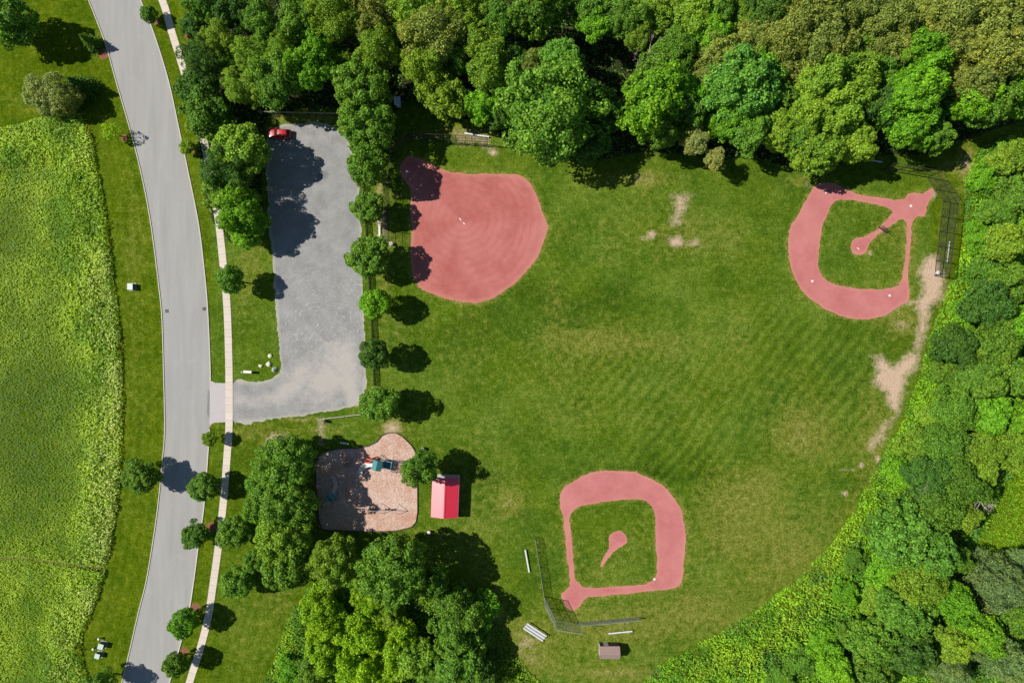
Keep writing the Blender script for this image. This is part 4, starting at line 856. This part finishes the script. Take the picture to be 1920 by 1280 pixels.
for s_ in (-1, 1):
    g = MB(); g.add([(s_ * W_ / 2, -D_ / 2, 2.0), (s_ * W_ / 2, D_ / 2, 2.0), (s_ * W_ / 2, 0, 2.72)], [(0, 1, 2)]); g.build('gable', M['shed_wall'], sh_)
for s_ in (-1, 1):
    ro = link('roof_slope', MB().box((0, .72, 0), (W_ + .4, 1.46, .06)).mesh('roof_slope', M['shingle']), sh_, (0, 0, 2.8), (-math.radians(31), 0, 0 if s_ > 0 else math.pi))
    for k in range(7): MB().box((0, .10 + k * .205, .036), (W_ + .4, .20, .014), rot=Matrix.Rotation(math.radians(-2), 3, 'X')).build('shingle_course', M['shingle'], ro)
MB().box((0, 0, 2.83), (W_ + .42, .2, .04)).build('ridge_cap', M['shingle'], sh_)
dr = MB().box((-.6, D_ / 2 + .05, .95), (.9, .05, 1.85)).build('door', M['shed_wall'], sh_); MB().box((-.25, D_ / 2 + .09, .95), (.04, .05, .14)).build('handle', M['galv'], dr)

# ------------------------------------------------------------------ small cabin with pale blue roof, under the trees
M['blue_roof'] = plain('pale_blue_plastic', (.55, .72, .85), .5, .4, var=.08); M['blue_wall'] = plain('blue_plastic', (.08, .20, .34), .5, .4)
x, y = PH(744.5, 188.5, 2.3); cb = empty('portable_toilet', (x, y, 0), .05, 'small blue cabin with pale roof in the tree shade above the red infield', 'portable toilet')
MB().box((0, 0, 1.1), (1.15, 1.2, 2.1)).build('cabin', M['blue_wall'], cb, bevel=.03)
rf = MB().box((0, 0, 2.22), (1.28, 1.6, .14)).build('roof', M['blue_roof'], cb, bevel=.05); MB().lathe([(.06, 0), (.06, .25)], 8, (.4, .4, 2.28)).build('vent_pipe', M['white'], rf)
MB().box((0, -.63, 1.05), (.8, .04, 1.8)).build('door', M['blue_roof'], cb)

# ------------------------------------------------------------------ chain link fences and backstops
def fence(pts, h, label, name='chain_link_fence', mat='galv', bay=3.0, rails=2, mesh=.11, screen=None, cat='fence', r=.032, wire=.006, strip=True):
    w = [Vector((*P(*p), 0)) for p in pts]; c = w[0].copy(); root = empty(name, c, 0, label, cat)
    m = M[mat]
    hs = h if isinstance(h, (list, tuple)) else [h] * (len(w) - 1)
    for i in range(len(w) - 1):
        a, b = w[i] - c, w[i + 1] - c; d = b - a; L = d.length; d.normalize(); hh = hs[i]; nb = max(1, round(L / bay)); az = math.atan2(d.y, d.x)
        for k in range(nb + (1 if i == len(w) - 2 else 0)):
            p = a + d * (L * k / nb); MB().tube([p + Vector((0, 0, -.05)), p + Vector((0, 0, max(hh, hs[i - 1] if k == 0 and i else 0) + .04))], r * 1.25, 7).build('post', m, root)
        for k in range(rails):
            z = hh - (hh - .08) * k / max(1, rails - 1) if rails > 1 else hh
            MB().tube([a + Vector((0, 0, z)), b + Vector((0, 0, z))], r, 6).build('rail', m, root)
        for k in range(nb):
            p0 = L * k / nb; p1 = L * (k + 1) / nb; mb = MB(); off = Vector((-d.y, d.x, 0)) * .03
            def pt(u, z): return a + d * u + off + Vector((0, 0, z))
            if strip:
                n = int((p1 - p0 + hh) / mesh)
                for s_ in (0, 1):
                    for q_ in range(n):
                        e = q_ * mesh - hh + .02; u0, z0 = (e, 0.05) if e > 0 else (0, .05 - e); u1 = min(p1 - p0, e + hh); z1 = .05 + u1 - e
                        if z1 > hh: u1 -= z1 - hh; z1 = hh
                        if u1 - u0 < .02: continue
                        ua, ub = (u0, u1) if s_ == 0 else (p1 - p0 - u0, p1 - p0 - u1)
                        A, B = pt(p0 + ua, z0), pt(p0 + ub, z1); wv = Vector((0, 0, wire * 1.4)) + d * 0
                        mb.add([A - wv, B - wv, B + wv, A + wv], [(0, 1, 2, 3)])
                mb.build('wire_mesh', m, root)
            if screen and i in screen[1]:
                sb = MB(); o2 = off * -1.5; nsl_ = int((p1 - p0) / .14)
                for q_ in range(nsl_):
                    u = p0 + .07 + q_ * .14; A = a + d * u + o2; sb.box((A.x, A.y, (.08 + hh * screen[2]) / 2), (.105, .012, hh * screen[2] - .08), az)
                sb.build('privacy_slats', M[screen[0]], root)
    return root
fence([(1003, 1007), (1020, 1117)], 2.0, 'long grey side fence left of the lower ball field', rails=2)
fence([(1020, 1118), (1041, 1160), (1087, 1167)], 5.4, 'tall angled grey backstop behind home plate of the lower ball field', 'backstop', rails=4, cat='backstop', r=.05, wire=.0065, mesh=.09)
fence([(1088, 1166), (1197, 1156)], 2.0, 'grey side fence right of the lower backstop', rails=2, wire=.014, mesh=.085)
fence([(1655, 318), (1700, 326), (1738, 333), (1768, 378), (1752, 517)], 5.0, 'tall dark backstop fence wrapped round the upper right ball field', 'backstop', 'dark_steel', rails=4, cat='backstop', r=.06, wire=.0065, mesh=.16, bay=3.0)
fence([(727, 458), (727, 352), (738, 288), (770, 263), (915, 271)], 5.0, 'tall dark backstop fence round the corner of the skinned red infield', 'backstop', 'dark_steel', rails=4, cat='backstop', r=.04, wire=.007, mesh=.14, bay=3.2)
fence([(683, 345), (690, 470), (698, 600), (703, 722)], 1.25, 'low black chain link fence between gravel lot and outfield', mat='black_steel', rails=2, r=.055, wire=.012, mesh=.09)
def rail_fence(pts, label, mat, h=1.05):
    w = [Vector((*P(*p), 0)) for p in pts]; c = w[0].copy(); root = empty('rail_fence', c, 0, label, 'fence')
    a, b = w[0] - c, w[1] - c; d = b - a; n = max(2, round(d.length / 2.6)); az = math.atan2(d.y, d.x)
    for k in range(n + 1):
        p = a + d * k / n; MB().box((p.x, p.y, h / 2), (.13, .13, h + .1), az).build('post', M[mat], root)
    for z in (h - .08, h * .5):
        for k in range(n):
            p = a + d * (k + .5) / n; MB().box((p.x, p.y, z), (d.length / n - .14, .09, .13), az).build('rail', M[mat], root)
rail_fence([(488, 212), (640, 215)], 'weathered timber rail fence across the top end of the gravel lot', 'timber')
rail_fence([(604, 785), (688, 775)], 'short pale rail fence below the gravel lot', 'kerb', .8)

# ------------------------------------------------------------------ benches and bleachers
def bench(p, q, label):
    a, b = Vector((*P(*p), 0)), Vector((*P(*q), 0)); d = b - a; L = d.length; az = math.atan2(d.y, d.x); c = (a + b) / 2
    root = empty('bench', c, az, label, 'bench', 'players benches')
    MB().box((0, 0, .45), (L, .27, .045)).build('seat', M['alu'], root, bevel=.008)
    for u in (-.42, 0, .42):
        m = MB().box((u * L, 0, .21), (.06, .06, .43)); m.box((u * L, 0, .03), (.07, .4, .05)); m.box((u * L, 0, .41), (.06, .24, .03)); m.build('leg', M['galv'], root)
bench((984.5, 1029), (992, 1071), 'white players bench left of the lower ball field side fence')
bench((1140, 1185.5), (1185, 1181), 'white players bench below the right fence of the lower ball field')
bench((1778, 453), (1773, 493), 'white players bench behind the dark fence by the right thicket')
bench((871, 251), (917, 258), 'white players bench above the skinned red infield')
bench((712, 416), (712, 444), 'white players bench between the row trees beside the gravel lot')
bench((1612, 299), (1652, 305), 'dim bench in the tree shade above the upper right ball field')
bench((638, 829), (655, 831), 'grey bench in the shade at the top edge of the play area')

x, y = P(1003, 1182); bl = empty('bleachers', (x, y, 0), math.radians(-33.5), 'three row aluminium bleachers left of the lower backstop', 'bleachers')
for k in range(3):
    yy_ = .62 - k * .66; z = .85 - k * .22
    MB().box((0, yy_, z), (4.7, .27, .05)).build('seat_plank', M['alu'], bl, bevel=.008)
    if k < 2: MB().box((0, yy_ - .36, z - .34), (4.7, .22, .04)).build('foot_plank', M['galv'], bl)
for u in (-2.0, 0, 2.0):
    m = MB(); m.tube([(u, .75, .02), (u, .62, .82)], .03); m.tube([(u, -.75, .02), (u, -.7, .38)], .03); m.tube([(u, .62, .82), (u, -.7, .38)], .03); m.tube([(u, .85, .03), (u, -.9, .03)], .03); m.build('frame', M['galv'], bl)

# ------------------------------------------------------------------ boxes, bollards, rocks and other small things
def ubox(px, py, w, d, h, rz, label):
    x, y = PH(px, py, h); r = empty('utility_box', (x, y, 0), rz, label, 'utility box', 'utility boxes on the left verge')
    MB().box((0, 0, .04), (w + .3, d + .3, .12)).build('pad', M['concrete'], r)
    MB().box((0, 0, h / 2 + .08), (w, d, h - .16)).build('cabinet', M['box_green'], r, bevel=.02)
    MB().box((0, 0, h - .02), (w + .06, d + .06, .07)).build('lid', M['box_top'], r, bevel=.02)  # green lid coloured pale: the sunlight on its top is painted in
    MB().box((w / 2 + .012, 0, h * .5), (.02, d * .8, h * .6)).build('door', M['box_green'], r)
ubox(243.5, 537, 1.05, 1.2, 1.15, 0, 'lone green utility box on the left verge beside the meadow')
ubox(188.2, 1212, 1.05, 1.05, 1.25, -.3, 'larger of two utility boxes with sunlit-coloured tops on the lower left verge')
ubox(181.8, 1229.8, .95, .95, 1.1, -.3, 'utility box below the larger one on the lower left verge')
for px, py, lab in ((174, 1217, 'pale round bollard left of the two utility boxes'), (184.5, 1198, 'small pale bollard above the two utility boxes')):
    x, y = PH(px, py, .8); r = empty('bollard', (x, y, 0), 0, lab, 'bollard', 'bollards by the utility boxes')
    MB().lathe([(.13, -.02), (.13, .7)], 12).build('post', M['box_green'], r); MB().lathe([(.24, .68), (.26, .74), (.2, .84), (.05, .88)], 12).build('cap', M['white'], r, smooth=True)

M['rock'] = plain('pale_limestone', (.62, .62, .42), .9, .15, var=.25, scale=4); M['rock_grey'] = plain('grey_stone', (.42, .44, .38), .9, .15, var=.25, scale=4)
def rock(px, py, r_, seed, label, mat='rock', flat=.65):
    bm = bmesh.new(); bmesh.ops.create_icosphere(bm, subdivisions=2, radius=1); rr = random.Random(seed); pl_ = [(Vector((rr.uniform(-1, 1), rr.uniform(-1, 1), rr.uniform(-.6, 1))).normalized(), rr.uniform(.62, .85)) for _ in range(9)]
    for v in bm.verts:
        for nn, dd in pl_:
            e = v.co.dot(nn) - dd
            if e > 0: v.co -= nn * e
        v.co *= rr.uniform(.97, 1.03); v.co = Vector((v.co.x * r_, v.co.y * r_ * rr.uniform(.97, 1.03), v.co.z * r_ * flat))
    me_ = bpy.data.meshes.new('boulder'); bm.to_mesh(me_); bm.free(); me_.materials.append(M[mat]); x, y = P(px, py)
    tag(link('boulder', me_, None, (x, y, r_ * flat * .35), (0, 0, rr.uniform(0, 6))), label, 'boulder', 'boulders at the gravel lot corner')
rock(507, 667.5, .52, 1, 'topmost pale boulder on the grass at the gravel lot corner')
rock(489, 686, .50, 2, 'leftmost pale boulder at the gravel lot corner, beside the sign')
rock(505, 682, .66, 4, 'squarish pale boulder in the middle of the corner group')
rock(515, 692.5, .62, 5, 'greyish boulder nearest the gravel at the lot corner', 'rock_grey', .9)
rock(517, 828, .80, 6, 'grey boulder in a sandy patch above the big dome tree', 'rock_grey', .9)

x, y = PH(464, 697, 1.2); sg = empty('park_sign', (x, y, 0), math.radians(-3), 'low pale park sign board on the grass between sidewalk and boulders', 'sign')
for s_ in (-1, 1): MB().box((s_ * .72, 0, .6), (.13, .13, 1.3)).build('post', M['timber'], sg)
MB().box((0, 0, .85), (1.32, .12, .75)).build('board', M['box_top'], sg, bevel=.01); MB().box((0, 0, 1.26), (1.62, .5, .07)).build('cap', M['white'], sg, bevel=.01)
rock(453.5, 697.5, .2, 9, 'small pale stone left of the park sign')

def can(px, py, label, mat='black_steel', r=.3, h=.95, lid=None):
    x, y = PH(px, py, h); o = empty('trash_can', (x, y, 0), 0, label, 'trash can', 'trash cans in the park')
    MB().lathe([(r * .85, 0), (r, h * .1), (r, h * .92), (r * .9, h * .92), (r * .9, h * .5)], 16).build('barrel', M[mat], o, smooth=False)
    MB().lathe([(r * 1.06, h * .92), (r * 1.08, h), (r * .6, h * 1.08)], 16).build('lid', M[lid or mat], o)
can(609, 790, 'dark trash can at the left end of the short pale rail fence')
can(792, 842, 'trash can beside the upper right rim of the play area', 'box_green', .34, 1.0, 'box_top')
can(1760, 511, 'white topped trash can at the lower end of the dark fence', 'galv', .36, .95, 'white')
can(804, 998, 'white topped trash can below the red pavilion', 'black_steel', .32, .9, 'white')
can(733, 456.5, 'white drum at the lower end of the fence between the row trees', 'white', .36, .9)
x, y = P(540, 801); sp = empty('notice_post', (x, y, 0), 0, 'slim notice post on the lawn below the driveway', 'post'); MB().box((0, 0, .6), (.09, .09, 1.25)).build('post', M['timber'], sp); MB().box((0, 0, 1.15), (.5, .05, .35)).build('board', M['timber'], sp)

# bases, plates and the pitching screen
def base(px, py, nm, label, dims=(.42, .42, .07), rz=0.2):
    x, y = P(px, py); tag(MB().box((0, 0, dims[2] / 2 - .005), dims).build(nm, M['white'], None, (x, y, .012), (0, 0, rz), bevel=.015), label, 'base', 'bases and plates')
base(1549, 361, 'base', 'white base at the shaded top corner of the upper right infield')
base(1523, 527, 'base', 'white base in the lower left bend of the upper right infield')
base(1668, 554, 'base', 'white base in the lower right bend of the upper right infield')
base(1609, 466, 'pitching_plate', 'white pitching plate on the mound of the upper right field', (.6, .18, .05), -.7)
base(863, 411, 'pitching_plate', 'white pitching plate in the middle of the skinned red infield', (.6, .18, .05), -.9)
base(870, 419, 'pitching_plate', 'second white plate just below the one on the skinned infield', (.5, .16, .05), -.6)
base(1227, 1085, 'base', 'pale base in the lower right bend of the lower infield')
def homeplate(px, py, label, rz):
    mb = MB(); o = [(-.24, -.24), (.24, -.24), (.24, .05), (0, .3), (-.24, .05)]
    mb.add([(a_, b_, z) for z in (-.01, .05) for a_, b_ in o], [(0, 4, 3, 2, 1), (5, 6, 7, 8, 9)] + [(i, (i + 1) % 5, 5 + (i + 1) % 5, 5 + i) for i in range(5)])
    x, y = P(px, py); tag(mb.build('home_plate', M['white'], None, (x, y, .012), (0, 0, rz)), label, 'home plate', 'bases and plates')
homeplate(1708, 386, 'white home plate of the upper right ball field', -.8); homeplate(762, 321, 'home plate of the skinned infield lying in tree shade', .6)

x, y = P(1654, 432); ps = empty('pitching_screen', (x, y, 0), math.radians(-38), 'dark pitching screen frame standing on the path to the mound', 'screen')
MB().tube([(-1.0, 0, .05), (-1.0, 0, 2.0), (.1, 0, 2.0), (.1, 0, 1.25), (1.0, 0, 1.25), (1.0, 0, .05), (-1.0, 0, .05)], .045, 6).build('frame', M['dark_steel'], ps)
for u in (-.9, .9): MB().tube([(u, -.6, .05), (u, .6, .05)], .045, 6).build('foot', M['dark_steel'], ps)
mb = MB()
for k in range(20):
    u = -1 + k * .1; zt = 2.0 if u < .1 else 1.25; mb.tube([(u, 0, .05), (u, 0, zt)], .008, 4, False)
for k in range(19):
    z = .1 + k * .1; mb.tube([(-1, 0, z), (1.0 if z < 1.25 else .1, 0, z)], .008, 4, False)
mb.build('net', M['rubber'], ps)

# ------------------------------------------------------------------ playground
M['p_red'] = plain('play_red', (.72, .10, .09), .4, .5); M['p_teal'] = plain('play_teal', (.05, .20, .21), .45, .4); M['p_blue'] = plain('play_blue', (.33, .52, .66), .4, .5); M['p_tan'] = plain('play_tan', (.62, .50, .42), .45, .4); M['p_dark'] = plain('play_dark', (.05, .05, .055), .5, .4)
M['p_white'] = plain('play_cream', (.74, .70, .64), .4, .5)
def arch(mb, a, b, h, r=.035):
    a, b = Vector(a), Vector(b); mb.tube([a.lerp(b, t_ / 10) + Vector((0, 0, h * math.sin(math.pi * t_ / 10))) for t_ in range(11)], r, 6)
def play_structure(px, py, rz, label, cols, arches=3):
    x, y = P(px, py); r = empty('play_structure', (x, y, 0.02), rz, label, 'play structure', 'climbing structures')
    for (cx, cy, z) in ((0, 0, 1.35), (1.5, .25, 1.0)):
        pf = MB().box((cx, cy, z), (1.3, 1.3, .09)).build('platform', M[cols[0]], r)
        for sx in (-1, 1):
            for sy in (-1, 1): MB().tube([(cx + sx * .62, cy + sy * .62, -.05), (cx + sx * .62, cy + sy * .62, z + 1.1)], .055, 8).build('post', M[cols[1]], r)
        for sy in (-1, 1):
            m = MB(); m.tube([(cx - .6, cy + sy * .62, z + .8), (cx + .6, cy + sy * .62, z + .8)], .03)
            for k in range(6): m.tube([(cx - .5 + k * .2, cy + sy * .62, z + .05), (cx - .5 + k * .2, cy + sy * .62, z + .8)], .015, 4)
            m.build('guard_rail', M[cols[1]], pf)
    # curved slide
    pts = [Vector((-.65 - t_ * .16 - .6 * math.sin(t_ * .22), -.2 - .013 * t_ * t_ * 1.2, 1.35 - 1.15 * (t_ / 12) ** .9)) for t_ in range(13)]
    m = MB(); vs = []; n = len(pts)
    for i, p in enumerate(pts):
        d = (pts[min(i + 1, n - 1)] - pts[max(i - 1, 0)]); d.z = 0; d.normalize(); s_ = Vector((-d.y, d.x, 0))
        vs += [p + s_ * .36 + Vector((0, 0, .2)), p + s_ * .3, p - s_ * .3, p - s_ * .36 + Vector((0, 0, .2))]
    m.add(vs, [(i * 4 + k, i * 4 + k + 1, i * 4 + k + 5, i * 4 + k + 4) for i in range(n - 1) for k in range(3)])
    so = m.build('slide', M[cols[2]], r); md = so.modifiers.new('thick', 'SOLIDIFY'); md.thickness = .04
    for k in range(arches):
        m = MB(); yy_ = -.9 + k * .75; arch(m, (2.1, yy_, 0), (3.6, yy_ + .2, 0), 1.5); arch(m, (2.1, yy_ + .45, 0), (3.6, yy_ + .65, 0), 1.5)
        for q_ in range(1, 10):
            u = q_ / 10; z = 1.5 * math.sin(math.pi * u); m.tube([(2.1 + 1.5 * u, yy_ + .2 * u, z), (2.1 + 1.5 * u, yy_ + .45 + .2 * u, z)], .025, 5)
        m.build('arch_climber', M[cols[3]], r)
    m = MB()
    for s_ in (-.25, .25): m.tube([(.2 + s_, .65, 1.35), (.2 + s_, 1.5, 0)], .03)
    for k in range(5): m.tube([(-.05, .72 + k * .17, 1.2 - k * .26), (.45, .72 + k * .17, 1.2 - k * .26)], .022)
    m.build('ladder', M[cols[3]], r)
    for cx, cy in ((0, 0),):
        g = MB(); g.add([(cx - .8, cy - .8, 2.5), (cx + .8, cy - .8, 2.5), (cx + .8, cy + .8, 2.5), (cx - .8, cy + .8, 2.5), (cx, cy - .8, 3.0), (cx, cy + .8, 3.0)], [(0, 4, 5, 3), (1, 2, 5, 4), (0, 1, 4), (2, 3, 5)])
        ro = g.build('canopy', M[cols[4]], r); md = ro.modifiers.new('thick', 'SOLIDIFY'); md.thickness = .04
    return r
ps1 = play_structure(712, 868, math.radians(-12), 'sunlit play structure with pale curved slide and arch climbers in the play area', ('p_teal', 'p_blue', 'p_white', 'p_dark', 'p_teal'), 3)
m = MB(); arch(m, (-2.3, -.3, 0), (-.7, .5, 0), 1.9, .13); arch(m, (-2.3, .3, 0), (-.7, .9, 0), 1.7, .13); m.build('red_arch', M['p_red'], ps1)
ps1.scale = (1.22, 1.22, 1.1)
ps2 = play_structure(626, 926, math.radians(-125), 'play structure with tan slide standing in the tree shade of the play area', ('p_tan', 'p_teal', 'p_tan', 'p_teal', 'p_teal'), 1)
# spring rider and small climber in the shade
x, y = P(652, 866); cl = empty('dome_climber', (x, y, .02), 0, 'small dark bar dome climber in the upper shade of the play area', 'climber')
m = MB()
for k in range(5):
    a_ = math.pi * k / 5; arch(m, (math.cos(a_) * 1.2, math.sin(a_) * 1.2, 0), (-math.cos(a_) * 1.2, -math.sin(a_) * 1.2, 0), 1.3, .03)
m.build('bars', M['p_dark'], cl)
m = MB()
for z, rr_ in ((.55, 1.02), (1.0, .65)): m.tube([(rr_ * math.cos(k * math.pi / 8), rr_ * math.sin(k * math.pi / 8), z) for k in range(17)], .025, 5)
m.build('ring', M['p_dark'], cl)
for px, py, lab in ((612, 872, 'small spring rider at the left of the shaded play area'), (668, 972, 'pale spring rider at the tip of the lower tree shade')):
    x, y = P(px, py); sr = empty('spring_rider', (x, y, .02), .4, lab, 'spring rider', 'spring riders')
    MB().tube([(.1 * math.cos(k * .9), .1 * math.sin(k * .9), k * .016) for k in range(26)], .02, 5).build('spring', M['p_dark'], sr)
    b_ = MB().box((0, 0, .55), (.75, .22, .26)); b_.box((.42, 0, .75), (.2, .16, .34)); b_.build('seat', M['p_white'], sr, bevel=.06); MB().tube([(.32, -.25, .82), (.32, .25, .82)], .02).build('handle', M['p_dark'], sr)
# swing set
x, y = P(716, 953); sw_ = empty('swing_set', (x, y, .02), math.radians(-2), 'grey swing set with four swings along the lower right of the play area', 'swing set')
MB().tube([(-3.2, 0, 2.4), (3.2, 0, 2.4)], .045, 8).build('top_bar', M['galv'], sw_)
for u in (-3.2, 0, 3.2):
    for s_ in (-1, 1): MB().tube([(u, 0, 2.4), (u + (.25 if u > 0 else -.25 if u < 0 else 0), s_ * 1.1, -.05)], .045, 8).build('leg', M['galv'], sw_)
for u in (-2.3, -1.0, 1.0, 2.3):
    m = MB().box((u, 0, .5), (.46, .3, .05)).build('swing_seat', M['rubber'], sw_)
    for s_ in (-1, 1): MB().tube([(u + s_ * .2, 0, 2.38), (u + s_ * .22, 0, .52)], .012, 4).build('chain', M['p_dark'], m)

# ------------------------------------------------------------------ the parked car
t = NT('red_car_paint'); t.b.inputs['Coat Weight'].default_value = .8; t.b.inputs['Coat Roughness'].default_value = .08; M['car_red'] = t.out(t.mix(t.noise(.5, 2, .5), (.42, .008, .012), (.46, .012, .016)), .35, .5)
M['glass'] = plain('car_glass', (.015, .018, .02), .05, .8, var=.05); M['lamp'] = plain('headlight_glass', (.75, .75, .72), .15, .6); M['tail'] = plain('taillight', (.35, .01, .01), .2, .5); M['rim'] = plain('alloy', (.5, .5, .52), .3, .6, .6)
x, y = PH(524, 251, .8)
car = empty('parked_car', (x, y, .015), math.radians(180 - 2), 'red sport utility car parked at the top left corner of the gravel lot', 'car')
def loft(secs, nseg=20):
    """secs: (x, half width, z bottom, z top, power)"""
    mb = MB(); vs = []
    for (sx, hw_, zb, zt, pw) in secs:
        for k in range(nseg):
            a_ = 2 * math.pi * k / nseg; c, s_ = math.cos(a_), math.sin(a_)
            vs.append((sx, hw_ * math.copysign(abs(c) ** pw, c), (zb + zt) / 2 + (zt - zb) / 2 * math.copysign(abs(s_) ** pw, s_)))
    n = len(secs); fs = [(i * nseg + k, (i + 1) * nseg + k, (i + 1) * nseg + (k + 1) % nseg, i * nseg + (k + 1) % nseg) for i in range(n - 1) for k in range(nseg)]
    fs += [tuple(range(nseg)), tuple(range((n - 1) * nseg, n * nseg))[::-1]]
    mb.add(vs, fs); return mb
loft([(2.36, .62, .42, .72, .5), (2.30, .80, .34, .82, .45), (2.0, .90, .28, .94, .4), (1.2, .94, .26, 1.02, .38), (.5, .95, .26, 1.06, .38), (-1.6, .95, .26, 1.06, .38), (-2.15, .92, .30, 1.04, .4), (-2.33, .80, .40, .94, .45)]).build('body', M['car_red'], car, smooth=True)
cabin = loft([(1.05, .78, .98, 1.04, .5), (.35, .76, .98, 1.52, .45), (.1, .74, .98, 1.62, .42), (-1.45, .73, .98, 1.63, .42), (-1.9, .72, .98, 1.42, .45), (-2.2, .74, .98, 1.06, .5)]).build('cabin', M['glass'], car, smooth=True)
loft([(.30, .60, 1.50, 1.60, .6), (.05, .70, 1.48, 1.665, .5), (-1.45, .69, 1.50, 1.675, .5), (-1.72, .62, 1.48, 1.60, .6)]).build('roof', M['car_red'], car, smooth=True)
for s_ in (-1, 1):
    for u in (.52, -.62, -1.75): MB().tube([(u + .15, s_ * .80, 1.02), (u - .05, s_ * .72, 1.58)], .035, 6).build('pillar', M['car_red'], car)
    MB().box((.75, s_ * 1.04, 1.08), (.16, .2, .14)).build('mirror', M['car_red'], car, bevel=.03)
    MB().box((2.26, s_ * .62, .74), (.14, .34, .14)).build('headlight', M['lamp'], car, bevel=.03)
    MB().box((-2.28, s_ * .68, .86), (.1, .26, .2)).build('taillight', M['tail'], car, bevel=.02)
    MB().box((-.7, s_ * .66, 1.70), (1.5, .04, .04)).build('roof_rail', M['p_dark'], car)
    for u in (1.45, -1.4):
        wh = empty('wheel', (u, s_ * .86, .34)); wh.parent = car; wh.rotation_euler = (math.pi / 2, 0, 0)
        MB().lathe([(.22, -.11), (.32, -.11), (.34, -.07), (.34, .07), (.32, .11), (.22, .11)], 20).build('tyre', M['rubber'], wh); MB().lathe([(.21, -.113), (.21, .113)], 16).build('rim', M['rim'], wh)
MB().box((2.33, 0, .42), (.1, 1.4, .2)).build('front_bumper', M['p_dark'], car, bevel=.03); MB().box((-2.33, 0, .46), (.1, 1.5, .22)).build('rear_bumper', M['p_dark'], car, bevel=.03); MB().box((2.355, 0, .66), (.03, .7, .16)).build('grille', M['p_dark'], car)
